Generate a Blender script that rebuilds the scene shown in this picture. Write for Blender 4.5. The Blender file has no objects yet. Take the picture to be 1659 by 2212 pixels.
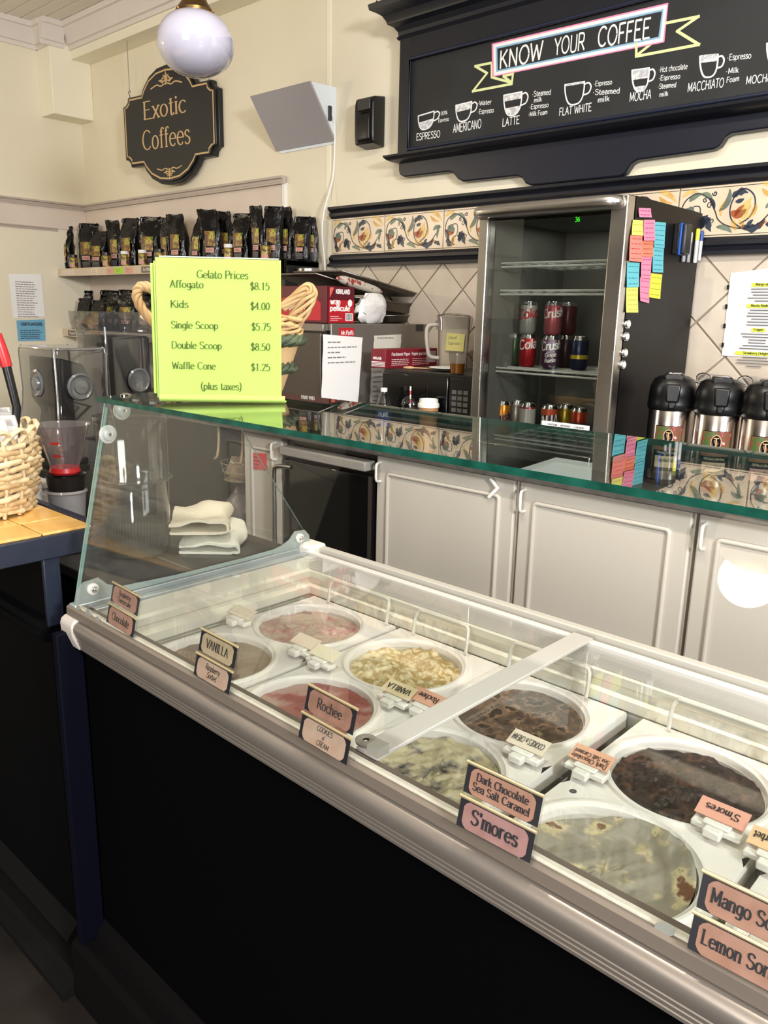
import bpy, bmesh, math, random
from mathutils import Vector, Matrix
random.seed(11)
PI = math.pi
SC = bpy.context.scene
COL = SC.collection
# ---------------------------------------------------------------- camera
IW, IH, FPX = 1659, 2212, 1717.7
YAW, PITCH, ROLL = math.radians(42.27), math.radians(-14.01), math.radians(1.24)
CAM = Vector((0, 0, 1.5))
_f = Vector((-math.sin(YAW)*math.cos(PITCH), math.cos(YAW)*math.cos(PITCH), math.sin(PITCH)))
_r = Vector((math.cos(YAW), math.sin(YAW), 0)); _u = _r.cross(_f)
CR = math.cos(ROLL)*_r + math.sin(ROLL)*_u
CU = -math.sin(ROLL)*_r + math.cos(ROLL)*_u
cd = bpy.data.cameras.new('camera'); cam = bpy.data.objects.new('camera', cd); COL.objects.link(cam)
cam.matrix_world = Matrix(((CR.x, CU.x, -_f.x, CAM.x), (CR.y, CU.y, -_f.y, CAM.y), (CR.z, CU.z, -_f.z, CAM.z), (0, 0, 0, 1)))
cd.sensor_fit = 'VERTICAL'; cd.sensor_height = 36.0; cd.lens = FPX/IH*36.0; cd.clip_start = 0.02
SC.camera = cam
# ---------------------------------------------------------------- world, light, exposure
wd = bpy.data.worlds.new('world'); SC.world = wd; wd.use_nodes = True
wd.node_tree.nodes['Background'].inputs[0].default_value = (0.80, 0.90, 1.0, 1)
wd.node_tree.nodes['Background'].inputs[1].default_value = 1.0
SC.view_settings.view_transform = 'Standard'; SC.view_settings.look = 'None'
SC.view_settings.gamma = 1.0; SC.view_settings.use_curve_mapping = False
SC.view_settings.exposure = 0.5
def area_light(name, loc, target, sx, sy, power, color):
    l = bpy.data.lights.new(name, 'AREA'); l.shape = 'RECTANGLE'; l.size = sx; l.size_y = sy
    l.energy = power; l.color = color
    o = bpy.data.objects.new(name, l); COL.objects.link(o); o.location = loc
    o.rotation_euler = (Vector(target)-Vector(loc)).to_track_quat('-Z', 'Y').to_euler()
    return o
# daylight through the two shop windows (front wall and right wall) behind the photographer
area_light('window_daylight_front', (0.40, -3.90, 1.95), (-1.6, 3.0, 1.9), 2.2, 1.95, 150, (1.0, 0.97, 0.93))
area_light('window_daylight_side', (3.40, -0.4, 2.55), (-3.4, 2.4, 2.2), .7, .55, 200, (0.95, 0.97, 1.0))
SC.cycles.use_denoising = True
SC.cycles.max_bounces = 10; SC.cycles.transparent_max_bounces = 24
SC.cycles.diffuse_bounces = 4; SC.cycles.glossy_bounces = 5; SC.cycles.transmission_bounces = 8
SC.cycles.caustics_reflective = False; SC.cycles.caustics_refractive = False
SC.cycles.sample_clamp_indirect = 6.0

# ---------------------------------------------------------------- helpers
def at(px, py, axis, val):
    """the point where the line of sight through a pixel of the photograph meets a real plane"""
    d = _f + (px-IW/2)/FPX*CR + (IH/2-py)/FPX*CU
    k = 'XYZ'.index(axis)
    return CAM + d*((val-CAM[k])/d[k])
def lin(c):
    if isinstance(c, str):
        c = [int(c[i:i+2], 16)/255 for i in (0, 2, 4)]
    return tuple((x/12.92 if x <= .04045 else ((x+.055)/1.055)**2.4) for x in c)+(1.0,)
MATS = {}
def mat(name, color=None, rough=.5, metal=0.0, spec=.5, coat=0.0, var=None, bump=None, emit=None, wave=None, sss=0):
    """var=(colour2, scale, detail, low, high): noise mottling; bump=(scale,strength); wave=(scale,strength): brushed"""
    if name in MATS: return MATS[name]
    m = bpy.data.materials.new(name); MATS[name] = m; m.use_nodes = True
    nt = m.node_tree; b = nt.nodes['Principled BSDF']
    b.inputs['Base Color'].default_value = lin(color); b.inputs['Roughness'].default_value = rough
    b.inputs['Metallic'].default_value = metal; b.inputs['Specular IOR Level'].default_value = spec
    b.inputs['Coat Weight'].default_value = coat; b.inputs['Coat Roughness'].default_value = .08
    tc = None
    if var or bump or wave:
        tc = nt.nodes.new('ShaderNodeTexCoord')
    if var:
        n = nt.nodes.new('ShaderNodeTexNoise'); n.inputs['Scale'].default_value = var[1]; n.inputs['Detail'].default_value = var[2]
        nt.links.new(tc.outputs['Object'], n.inputs['Vector'])
        r = nt.nodes.new('ShaderNodeValToRGB'); r.color_ramp.elements[0].position = var[3]; r.color_ramp.elements[1].position = var[4]
        r.color_ramp.elements[0].color = lin(color); r.color_ramp.elements[1].color = lin(var[0])
        nt.links.new(n.outputs['Fac'], r.inputs['Fac']); nt.links.new(r.outputs['Color'], b.inputs['Base Color'])
        for i, ex in enumerate(var[5:]):
            e = r.color_ramp.elements.new(ex[0]); e.color = lin(ex[1])
    if bump:
        n = nt.nodes.new('ShaderNodeTexNoise'); n.inputs['Scale'].default_value = bump[0]; n.inputs['Detail'].default_value = 4
        nt.links.new(tc.outputs['Object'], n.inputs['Vector'])
        bp = nt.nodes.new('ShaderNodeBump'); bp.inputs['Strength'].default_value = bump[1]; bp.inputs['Distance'].default_value = .004
        nt.links.new(n.outputs['Fac'], bp.inputs['Height']); nt.links.new(bp.outputs['Normal'], b.inputs['Normal'])
    if wave:
        mp = nt.nodes.new('ShaderNodeMapping'); mp.inputs['Scale'].default_value = wave[0]
        nt.links.new(tc.outputs['Object'], mp.inputs['Vector'])
        n = nt.nodes.new('ShaderNodeTexNoise'); n.inputs['Scale'].default_value = 1; n.inputs['Detail'].default_value = 3
        nt.links.new(mp.outputs['Vector'], n.inputs['Vector'])
        mr = nt.nodes.new('ShaderNodeMapRange'); mr.inputs['To Min'].default_value = rough-wave[1]; mr.inputs['To Max'].default_value = rough+wave[1]
        nt.links.new(n.outputs['Fac'], mr.inputs['Value']); nt.links.new(mr.outputs['Result'], b.inputs['Roughness'])
    if emit:
        b.inputs['Emission Color'].default_value = lin(emit[0]); b.inputs['Emission Strength'].default_value = emit[1]
    return m
def glass(name, tint=(1, 1, 1), f0=.045, rough=.01, haze=0.0, hazecol=(.8, .8, .8), refl=(1, 1, 1)):
    """thin clear sheet: see-through with a Schlick reflection, the same for every ray; haze = share of diffuse film"""
    if name in MATS: return MATS[name]
    m = bpy.data.materials.new(name); MATS[name] = m; m.use_nodes = True
    nt = m.node_tree; nt.nodes.clear()
    out = nt.nodes.new('ShaderNodeOutputMaterial'); mix = nt.nodes.new('ShaderNodeMixShader')
    tr = nt.nodes.new('ShaderNodeBsdfTransparent'); tr.inputs[0].default_value = tuple(tint)+(1,)
    gl = nt.nodes.new('ShaderNodeBsdfGlossy'); gl.inputs['Color'].default_value = tuple(refl)+(1,); gl.inputs['Roughness'].default_value = rough
    lw = nt.nodes.new('ShaderNodeLayerWeight'); lw.inputs['Blend'].default_value = .5
    pw = nt.nodes.new('ShaderNodeMath'); pw.operation = 'POWER'; pw.inputs[1].default_value = 5
    nt.links.new(lw.outputs['Facing'], pw.inputs[0])
    ma = nt.nodes.new('ShaderNodeMath'); ma.operation = 'MULTIPLY_ADD'; ma.inputs[1].default_value = 1-f0; ma.inputs[2].default_value = f0
    nt.links.new(pw.outputs[0], ma.inputs[0]); nt.links.new(ma.outputs[0], mix.inputs[0])
    src = tr.outputs[0]
    if haze:
        df = nt.nodes.new('ShaderNodeBsdfDiffuse'); df.inputs[0].default_value = tuple(hazecol)+(1,)
        mx = nt.nodes.new('ShaderNodeMixShader'); mx.inputs[0].default_value = haze
        nt.links.new(tr.outputs[0], mx.inputs[1]); nt.links.new(df.outputs[0], mx.inputs[2]); src = mx.outputs[0]
    nt.links.new(src, mix.inputs[1]); nt.links.new(gl.outputs[0], mix.inputs[2]); nt.links.new(mix.outputs[0], out.inputs[0])
    return m

class MB:
    def __init__(s): s.v = []; s.f = []; s.m = []
    def add(s, vs, fs, mi=0):
        b = len(s.v); s.v += [Vector(p) for p in vs]
        for f in fs: s.f.append([b+i for i in f]); s.m.append(mi)
        return s
    def box(s, x0, x1, y0, y1, z0, z1, mi=0):
        return s.add([(x0, y0, z0), (x1, y0, z0), (x1, y1, z0), (x0, y1, z0), (x0, y0, z1), (x1, y0, z1), (x1, y1, z1), (x0, y1, z1)],
                     [(0, 3, 2, 1), (4, 5, 6, 7), (0, 1, 5, 4), (1, 2, 6, 5), (2, 3, 7, 6), (3, 0, 4, 7)], mi)
    def prism(s, poly, axis, a, b, mi=0, mside=None):
        """poly 2D extruded along axis: X -> (y,z), Y -> (x,z), Z -> (x,y)"""
        def P(p, t):
            return (t, p[0], p[1]) if axis == 'X' else ((p[0], t, p[1]) if axis == 'Y' else (p[0], p[1], t))
        n = len(poly); vs = [P(p, a) for p in poly]+[P(p, b) for p in poly]
        bb = len(s.v); s.v += [Vector(p) for p in vs]
        s.f.append([bb+i for i in range(n)]); s.m.append(mi); s.f.append([bb+n+i for i in reversed(range(n))]); s.m.append(mi)
        for i in range(n):
            j = (i+1) % n; s.f.append([bb+i, bb+n+i, bb+n+j, bb+j]); s.m.append(mi if mside is None else mside)
        return s
    def tube(s, path, r, n=8, closed=False, caps=True, mi=0, flat=1.0):
        path = [Vector(p) for p in path]; N = len(path); rs = r if isinstance(r, (list, tuple)) else [r]*N
        up = None; b = len(s.v)
        for i, p in enumerate(path):
            if closed: t = path[(i+1) % N]-path[i-1]
            else: t = path[min(i+1, N-1)]-path[max(i-1, 0)]
            t.normalize()
            if up is None:
                up = Vector((0, 0, 1)) if abs(t.z) < .9 else Vector((1, 0, 0))
            x = up-t*up.dot(t)
            if x.length < 1e-6: x = t.orthogonal()
            x.normalize(); y = t.cross(x); up = x
            for k in range(n):
                a = 2*PI*k/n; s.v.append(p+x*math.cos(a)*rs[i]*flat+y*math.sin(a)*rs[i])
        for i in range(N if closed else N-1):
            for k in range(n):
                k2 = (k+1) % n; i2 = (i+1) % N
                s.f.append([b+i*n+k, b+i*n+k2, b+i2*n+k2, b+i2*n+k]); s.m.append(mi)
        if caps and not closed:
            s.f.append([b+k for k in reversed(range(n))]); s.m.append(mi)
            s.f.append([b+(N-1)*n+k for k in range(n)]); s.m.append(mi)
        return s
    def lathe(s, prof, n=24, c=(0, 0, 0), mi=0, cap0=False, cap1=False, a0=0, a1=2*PI):
        full = abs(a1-a0-2*PI) < 1e-6; b = len(s.v); N = n if full else n+1
        for (r, z) in prof:
            for k in range(N):
                a = a0+(a1-a0)*k/n; s.v.append(Vector((c[0]+r*math.cos(a), c[1]+r*math.sin(a), c[2]+z)))
        for i in range(len(prof)-1):
            for k in range(n):
                k2 = (k+1) % N; s.f.append([b+i*N+k, b+i*N+k2, b+(i+1)*N+k2, b+(i+1)*N+k]); s.m.append(mi)
        if cap0: s.f.append([b+k for k in reversed(range(N))]); s.m.append(mi)
        if cap1: s.f.append([b+(len(prof)-1)*N+k for k in range(N)]); s.m.append(mi)
        return s
    def poly(s, pts, mi=0):
        return s.add(pts, [list(range(len(pts)))], mi)
    def xf(s, M, start=0):
        for i in range(start, len(s.v)): s.v[i] = M @ s.v[i]
        return s
    def loft(s, rings, mi=0, cap=True, closed=True):
        n = len(rings[0]); b = len(s.v)
        for r in rings: s.v += [Vector(p) for p in r]
        for i in range(len(rings)-1):
            for k in range(n if closed else n-1):
                k2 = (k+1) % n; s.f.append([b+i*n+k, b+i*n+k2, b+(i+1)*n+k2, b+(i+1)*n+k]); s.m.append(mi)
        if cap:
            s.f.append([b+k for k in reversed(range(n))]); s.m.append(mi)
            s.f.append([b+(len(rings)-1)*n+k for k in range(n)]); s.m.append(mi)
        return s
    def build(s, name, mats, parent=None, smooth=None, bevel=0, world=False, segs=2, fix=True):
        """smooth: angle in degrees for smooth shading"""
        me = bpy.data.meshes.new(name); vs = s.v
        if world and parent is not None:
            r = parent
            while r.parent is not None: r = r.parent
            I = root_matrix(r).inverted(); vs = [I @ v for v in vs]
        elif world is False and parent is None: pass
        me.from_pydata([tuple(v) for v in vs], [], s.f)
        mats = mats if isinstance(mats, (list, tuple)) else [mats]
        for m_ in mats: me.materials.append(m_)
        if len(mats) > 1: me.polygons.foreach_set('material_index', s.m)
        if fix:
            bm = bmesh.new(); bm.from_mesh(me); bmesh.ops.recalc_face_normals(bm, faces=bm.faces); bm.to_mesh(me); bm.free()
        if smooth:
            me.polygons.foreach_set('use_smooth', [True]*len(me.polygons)); me.set_sharp_from_angle(angle=math.radians(smooth))
        o = bpy.data.objects.new(name, me); COL.objects.link(o)
        if parent is not None: o.parent = parent
        if bevel:
            bv = o.modifiers.new('bevel', 'BEVEL'); bv.width = bevel; bv.segments = segs; bv.limit_method = 'ANGLE'; bv.angle_limit = math.radians(40)
            me.polygons.foreach_set('use_smooth', [True]*len(me.polygons)); me.set_sharp_from_angle(angle=math.radians(50))
        return o
def root_matrix(r):
    return Matrix.Translation(r.location) @ r.rotation_euler.to_matrix().to_4x4()
def thing(name, label, cat, loc=(0, 0, 0), rz=0, group=None, rx=0):
    o = bpy.data.objects.new(name, None); COL.objects.link(o); o.empty_display_size = .05
    o.location = loc; o.rotation_euler = (rx, 0, rz); o['label'] = label; o['category'] = cat
    if group: o['group'] = group
    return o
def tag(o, label, cat, group=None):
    o['label'] = label; o['category'] = cat
    if group: o['group'] = group
    return o
def struct(o, label=None):
    o['kind'] = 'structure'
    if label: o['label'] = label
    return o
def dup(root, loc, rz, label, group=None, scale=1):
    r = root.copy(); COL.objects.link(r); r.location = loc; r.rotation_euler = (0, 0, rz); r['label'] = label
    if scale != 1: r.scale = (scale if isinstance(scale, (tuple, list)) else (scale,)*3)
    if group: r['group'] = group
    for ch in list(root.children):
        c = ch.copy(); COL.objects.link(c); c.parent = r
        for g in ch.children:
            d = g.copy(); COL.objects.link(d); d.parent = c
    return r
def B(x0, x1, y0, y1, z0, z1): return MB().box(x0, x1, y0, y1, z0, z1)
def rrect(w, h, r, n=4, cx=0, cy=0):
    """rounded rectangle outline"""
    pts = []
    for (sx, sy, a) in ((1, 1, 0), (-1, 1, 90), (-1, -1, 180), (1, -1, 270)):
        for k in range(n+1):
            t = math.radians(a+90*k/n); pts.append((cx+sx*(w/2-r)+r*math.cos(t), cy+sy*(h/2-r)+r*math.sin(t)))
    return pts
def crspline(pts, k=6, closed=False):
    P = [Vector(p) for p in pts]; out = []; n = len(P)
    for i in range(n if closed else n-1):
        if closed: a, b, c, d = P[i-1], P[i], P[(i+1) % n], P[(i+2) % n]
        else: a, b, c, d = P[max(i-1, 0)], P[i], P[i+1], P[min(i+2, n-1)]
        for j in range(k):
            t = j/k
            out.append(.5*((2*b)+(c-a)*t+(2*a-5*b+4*c-d)*t*t+(3*b-a-3*c+d)*t**3))
    if not closed: out.append(P[-1])
    return out

# ---------------------------------------------------------------- stroke lettering (own single-line alphabet, drawn with a broad or round nib)
GL = {
'A':(72,'L 2 0 35 100;L 35 100 68 0;L 14 36 56 36'),'B':(68,'L 8 0 8 100;S 8 100 40 100 54 90 54 76 50 58 36 53 8 53;S 8 53 42 53 60 44 62 27 56 6 40 0 8 0'),
'C':(80,'A 46 50 38 51 45 315'),'D':(78,'L 8 0 8 100;S 8 100 40 99 66 80 70 50 66 20 40 1 8 0'),'E':(64,'L 8 0 8 100;L 8 100 56 100;L 8 53 46 53;L 8 0 60 0'),
'F':(60,'L 8 0 8 100;L 8 100 56 100;L 8 52 46 52'),'G':(84,'A 46 50 38 51 45 322;L 76 8 76 44;L 58 44 84 44'),'H':(76,'L 10 0 10 100;L 66 0 66 100;L 10 52 66 52'),
'I':(28,'L 14 0 14 100'),'J':(44,'S 34 100 34 20 22 0 4 8'),'K':(70,'L 10 0 10 100;L 62 100 10 42;L 26 58 66 0'),'L':(60,'L 10 100 10 0;L 10 0 56 0'),
'M':(92,'L 12 0 12 100;L 12 100 46 16;L 46 16 80 100;L 80 100 80 0'),'N':(78,'L 10 0 10 100;L 10 100 66 0;L 66 0 66 100'),'O':(86,'A 43 50 37 51 0 360'),
'P':(64,'L 8 0 8 100;S 8 100 44 100 58 88 58 73 56 55 40 47 8 47'),'Q':(86,'A 43 50 37 51 0 360;L 54 22 82 -10'),'R':(70,'L 8 0 8 100;S 8 100 44 100 58 88 58 74 56 56 40 49 8 49;L 34 49 66 0'),
'S':(64,'S 56 84 44 98 26 101 10 90 8 72 22 57 42 50 58 38 60 20 46 2 24 -2 5 14'),'T':(66,'L 2 100 64 100;L 33 100 33 0'),'U':(74,'L 9 100 9 30;S 9 34 14 6 36 -2 58 6 64 34;L 64 30 64 100'),
'V':(70,'L 1 100 35 0;L 35 0 69 100'),'W':(96,'L 2 100 24 0;L 24 0 48 84;L 48 84 72 0;L 72 0 94 100'),'X':(66,'L 2 0 64 100;L 2 100 64 0'),'Y':(66,'L 1 100 33 48;L 65 100 33 48;L 33 48 33 0'),
'Z':(64,'L 5 100 59 100;L 59 100 5 0;L 5 0 61 0'),
'a':(54,'S 8 54 20 66 34 66 44 56 45 44;L 45 48 45 0;S 45 38 24 36 8 28 6 14 12 1 26 -1 40 8 45 16'),'b':(58,'L 8 100 8 0;A 30 32 22 33 0 360'),'c':(54,'A 32 32 26 34 45 315'),
'd':(60,'L 50 100 50 0;A 28 32 22 33 0 360'),'e':(58,'L 8 36 54 36;A 31 32 25 34 5 318'),'f':(36,'S 40 94 30 101 20 96 17 80;L 17 82 17 0;L 3 64 34 64'),
'g':(56,'A 28 34 21 31 0 360;L 49 64 49 -8;S 49 -8 44 -24 26 -30 8 -22'),'h':(56,'L 8 100 8 0;S 8 44 18 60 34 66 46 56 47 40;L 47 42 47 0'),'i':(22,'L 11 66 11 0;D 11 90'),
'j':(24,'L 13 66 13 -12;S 13 -12 10 -26 -2 -28;D 13 90'),'k':(50,'L 8 100 8 0;L 42 64 8 26;L 20 38 48 0'),'l':(22,'L 11 100 11 0'),
'm':(80,'L 8 66 8 0;S 8 46 16 60 28 66 38 58 39 42;L 39 44 39 0;S 39 46 48 60 60 66 70 58 71 42;L 71 44 71 0'),'n':(56,'L 8 66 8 0;S 8 44 18 60 34 66 46 56 47 40;L 47 42 47 0'),
'o':(62,'A 31 32 25 34 0 360'),'p':(60,'L 8 66 8 -28;A 31 32 22 33 0 360'),'q':(60,'L 50 66 50 -28;A 28 32 22 33 0 360'),'r':(40,'L 8 66 8 0;S 8 42 16 58 28 66 38 62'),
's':(46,'S 40 56 30 66 16 66 8 56 10 44 24 36 38 28 42 14 34 0 18 -2 4 8'),'t':(38,'L 16 88 16 14;S 16 16 20 -1 30 0 37 8;L 3 64 34 64'),'u':(56,'L 8 66 8 20;S 8 22 12 3 26 -2 40 6 47 20;L 47 66 47 0'),
'v':(50,'L 2 66 25 0;L 25 0 48 66'),'w':(74,'L 2 66 20 0;L 20 0 37 58;L 37 58 54 0;L 54 0 72 66'),'x':(50,'L 4 0 46 66;L 4 66 46 0'),'y':(50,'L 2 66 25 0;L 48 66 15 -28'),'z':(50,'L 5 66 45 66;L 45 66 5 0;L 5 0 46 0'),
'0':(60,'A 30 50 24 51 0 360'),'1':(60,'L 32 100 32 0;L 32 100 14 86'),'2':(60,'S 6 78 14 96 32 101 50 90 50 70 34 42 6 0;L 6 0 56 0'),'3':(60,'S 8 88 24 101 44 96 48 78 40 60 24 54;S 24 54 46 50 54 28 44 4 22 -2 4 10'),
'4':(60,'L 44 0 44 100;L 44 100 2 30;L 2 30 58 30'),'5':(60,'L 52 100 14 100;L 14 100 10 56;S 10 56 28 64 48 54 52 30 42 4 22 -2 4 8'),'6':(60,'S 48 94 24 88 8 56 8 30;A 30 30 22 31 0 360'),
'7':(60,'L 4 100 56 100;L 56 100 22 0'),'8':(60,'A 30 75 20 25 0 360;A 30 26 25 27 0 360'),'9':(60,'S 12 6 36 12 52 44 52 70;A 30 70 22 31 0 360'),
'$':(60,'S 50 82 40 96 24 98 10 88 8 72 20 58 38 50 52 38 54 20 42 4 22 1 6 14;T 30 112 30 -12'),'.':(26,'D 12 4'),',':(26,'T 12 6 6 -14'),'(':(34,'S 28 110 12 84 8 42 14 4 28 -26'),')':(34,'S 6 110 22 84 26 42 20 4 6 -26'),
"'":(22,'T 11 102 9 78'),'-':(40,'T 6 36 34 36'),'*':(34,'D 12 40'),'/':(40,'T 2 -4 38 104'),'&':(70,'S 62 0 20 60 16 84 30 100 44 84 34 60 10 36 12 8 34 -2 62 40'),':':(26,'D 12 52;D 12 8'),'%':(80,'A 18 78 14 20 0 360;A 62 22 14 20 0 360;L 14 0 66 100'),
'!':(24,'L 12 100 12 30;D 12 4'),' ':(34,''),
}
def glyph_strokes(ch):
    adv, spec = GL.get(ch, GL[' ']); out = []
    for s in spec.split(';'):
        t = s.split()
        if not t: continue
        k = t[0]; a = [float(x)/100 if k != 'A' else float(x) for x in t[1:]]
        if k in 'LT': out.append((k, [(a[i], a[i+1]) for i in range(0, len(a), 2)]))
        elif k == 'S':
            p = crspline([(a[i], a[i+1], 0) for i in range(0, len(a), 2)], 4); out.append((k, [(q.x, q.y) for q in p]))
        elif k == 'A':
            cx, cy, rx, ry, a0, a1 = a; n = max(6, int(abs(a1-a0)/22))
            out.append((k, [((cx+rx*math.cos(math.radians(a0+(a1-a0)*i/n)))/100, (cy+ry*math.sin(math.radians(a0+(a1-a0)*i/n)))/100) for i in range(n+1)]))
        elif k == 'D': out.append(('D', [(a[0], a[1])]))
    return adv/100, out
def text_width(s, track=.06): return sum(GL.get(c, GL[' '])[0]/100+track for c in s)-track
def ribbon(mb, pts, fn, mi, ext=0.3):
    """fn(nx,ny) gives the half width across direction n; pts 2D"""
    n = len(pts)
    if n < 2: return
    L = []; R = []
    closed = n > 3 and math.hypot(pts[0][0]-pts[-1][0], pts[0][1]-pts[-1][1]) < 1e-6
    for i, p in enumerate(pts):
        if closed: a = pts[i-1] if i > 0 else pts[-2]; b = pts[i+1] if i < n-1 else pts[1]
        else: a = pts[max(i-1, 0)]; b = pts[min(i+1, n-1)]
        dx, dy = b[0]-a[0], b[1]-a[1]; l = math.hypot(dx, dy) or 1e-9; dx /= l; dy /= l
        w = fn(-dy, dx); e = 0
        if not closed and i == 0: e = -ext*w
        if not closed and i == n-1: e = ext*w
        L.append((p[0]-dy*w+dx*e, p[1]+dx*w+dy*e)); R.append((p[0]+dy*w+dx*e, p[1]-dx*w+dy*e))
    b = len(mb.v); mb.v += L+R
    for i in range(n-1): mb.f.append([b+i, b+n+i, b+n+i+1, b+i+1]); mb.m.append(mi)
def text(mb, s, org, right, up, h, w=None, align='l', nib=(.045, .045), serif=0.0, slant=0.0, track=.06, mi=0, jit=0.0, fmap=None):
    """lay the string on a plane (or through fmap(x,y)); w: fit to this width"""
    tw = text_width(s, track); sx = (w/(tw*h)) if w else 1.0
    tot = tw*h*sx; x0 = {'l': 0, 'c': -tot/2, 'r': -tot}[align]
    t = MB(); pen = 0.0; depth = []; kk = 0
    for ch in s:
        adv, st = glyph_strokes(ch); jy = random.uniform(-jit, jit)
        for k, pts in st:
            if k == 'D':
                q = pts[0]; rr = max(nib[0]*1.25, .05)
                c = [(pen+q[0]+rr*math.cos(a*PI/4), q[1]+jy+rr*math.sin(a*PI/4)) for a in range(8)]
                t.f.append([len(t.v)+i for i in range(8)]); t.m.append(mi); t.v += c; continue
            kk += 1
            pp = [(pen+p[0]+random.uniform(-jit, jit)*.4, p[1]+jy+random.uniform(-jit, jit)*.4) for p in pts]
            ribbon(t, pp, lambda nx, ny: math.sqrt((nib[0]*nx)**2+(nib[1]*ny)**2), mi)
            if serif and k == 'L':
                for e, o in ((pp[0], pp[-1]), (pp[-1], pp[0])):
                    dx, dy = e[0]-o[0], e[1]-o[1]
                    if abs(dy) > .8*math.hypot(dx, dy) and (e[1] < .03 or e[1] > .6):
                        depth += [kk]*(len(t.v)-len(depth)); kk += 1
                        ribbon(t, [(e[0]-serif, e[1]), (e[0]+serif, e[1])], lambda nx, ny: nib[1], mi)
            depth += [kk]*(len(t.v)-len(depth))
        pen += adv+track
    depth += [kk]*(len(t.v)-len(depth))
    b = len(mb.v)
    if not fmap:       # overlapping strokes lie a hair apart so that none are coplanar
        org = Vector(org); right = Vector(right); up = Vector(up); nn = right.cross(up)*4e-5
    for (x, y), dk_ in zip(t.v, depth):
        X = x0+(x+slant*y)*h*sx; Y = y*h
        mb.v.append(fmap(X, Y) if fmap else org+right*X+up*Y+nn*(dk_ % 7))
    for f, m_ in zip(t.f, t.m): mb.f.append([b+i for i in f]); mb.m.append(m_)
    return tot
def scribble(mb, org, right, up, w, lines, pitch, th, mi=0, ragged=.5, indent=0):
    """illegible small print: rows of short word strokes"""
    org = Vector(org); right = Vector(right); up = Vector(up)
    for i in range(lines):
        x = indent; end = w*(1-ragged*random.random())
        while x < end:
            l = random.uniform(.06, .16)*w; l = min(l, end-x)
            if l < .02*w: break
            a = org+right*x-up*(i*pitch); b = a+right*l
            mb.add([a-up*th/2, b-up*th/2, b+up*th/2, a+up*th/2], [(0, 1, 2, 3)], mi); x += l+.03*w
# ---------------------------------------------------------------- materials
cream = mat('cream_paint', 'E6DDC6', .55, var=('E2D7BC', 1.3, 3, .35, .75), bump=(60, .04))
cream2 = mat('cream_gloss_paint', 'EFE8D2', .42)
panelm = mat('beige_panel', 'DCCDBE', .6, var=('D3C3B4', 3.0, 4, .3, .7))
railm = mat('taupe_rail_paint', 'B9ABA0', .5)
plankm = mat('ceiling_plank_paint', 'E6DED6', .55)
crownm = mat('crown_paint', 'DCD3CA', .5)
navy = mat('navy_black_paint', '15171F', .38, bump=(40, .06))
navy2 = mat('navy_blue_paint', '1A2033', .45, bump=(30, .12))
blackp = mat('black_panel_paint', '030304', .8, spec=.03, bump=(25, .05))
blackpl = mat('black_plastic', '0C0C0D', .35)
blackgl = mat('black_gloss', '08080A', .12)
charcoal = mat('charcoal_plastic', '2B2B2D', .4)
white = mat('white_plastic', 'E8E5DE', .35)
offwhite = mat('off_white_plastic', 'DAD6CA', .4, var=('CFC9B8', 9, 3, .45, .8))
paper = mat('white_paper', 'EDEBE8', .8)
steel = mat('brushed_steel', 'C9C5BF', .28, 1.0, wave=((4, 4, 4), .05))
steel2 = mat('dull_steel', '8C8782', .38, 1.0, wave=((2, 120, 2), .1))
chrome = mat('polished_steel', 'D8D8D8', .08, 1.0)
alu = mat('satin_aluminium', '938A81', .36, .6, wave=((2, 60, 60), .05))
alul = mat('light_aluminium', 'C6C2BA', .35, .55)
brass = mat('aged_brass', '8A6D45', .32, 1.0, var=('6A5234', 12, 3, .4, .7))
gold = mat('gold_strip', 'D8C79C', .3, .7)
ink = mat('black_ink', '17151A', .7)
inkg = mat('grey_ink', '6E6C70', .8)
chalk = mat('chalk_white', 'E4E4E2', .9)
glassc = glass('clear_glass', (.99, .994, .99), .026)
glasst = glass('shelf_glass', (.76, .81, .79), .065)
glassd = glass('clear_plastic', (.82, .82, .83), .06, .05)
edge_g = mat('green_glass_edge', '123F34', .2, spec=.3, var=('1D5A4B', 30, 2, .35, .7))
edge_l = mat('pale_glass_edge', '6C8A80', .2)

# ---------------------------------------------------------------- room shell
ZF, ZC, YB, XL_ = -0.16, 3.36, 3.14, -5.92
YF, XR_ = -4.0, 3.5
struct(B(XL_-.2, XR_+.2, YF-.2, YB+.2, ZF-.1, ZF).build('floor', mat('dark_floor', '1A1614', .5, var=('241D19', 4, 4, .4, .7))), 'dark floor in front of the counter')
wb = struct(B(XL_-.2, XR_+.2, YB, YB+.2, ZF, ZC+.1).build('wall_back', cream), 'cream painted wall behind the counter')
struct(B(XL_-.2, XL_, YF-.2, YB, ZF, ZC+.1).build('wall_left', cream), 'cream painted wall at the far left')
# front and right walls with the shop windows the daylight comes through
m = MB(); m.box(XL_, -.75, YF-.2, YF, ZF, ZC); m.box(1.55, XR_+.2, YF-.2, YF, ZF, ZC); m.box(-.75, 1.55, YF-.2, YF, ZF, .95); m.box(-.75, 1.55, YF-.2, YF, 2.95, ZC)
struct(m.build('wall_front', mat('dark_wood_wall', '33291F', .6, spec=.2)), 'dark timber wall with shop window behind the photographer')
m = MB(); m.box(XR_, XR_+.2, YF, -.85, ZF, ZC); m.box(XR_, XR_+.2, .05, YB, ZF, ZC); m.box(XR_, XR_+.2, -.85, .05, ZF, 2.2); m.box(XR_, XR_+.2, -.85, .05, 2.9, ZC)
struct(m.build('wall_right', MATS['dark_wood_wall']), 'dark timber wall with high side window right of the photographer')
ceil = struct(B(XL_-.2, XR_+.2, YF-.2, YB, ZC+.012, ZC+.1).build('ceiling', plankm), 'painted plank ceiling')
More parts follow.
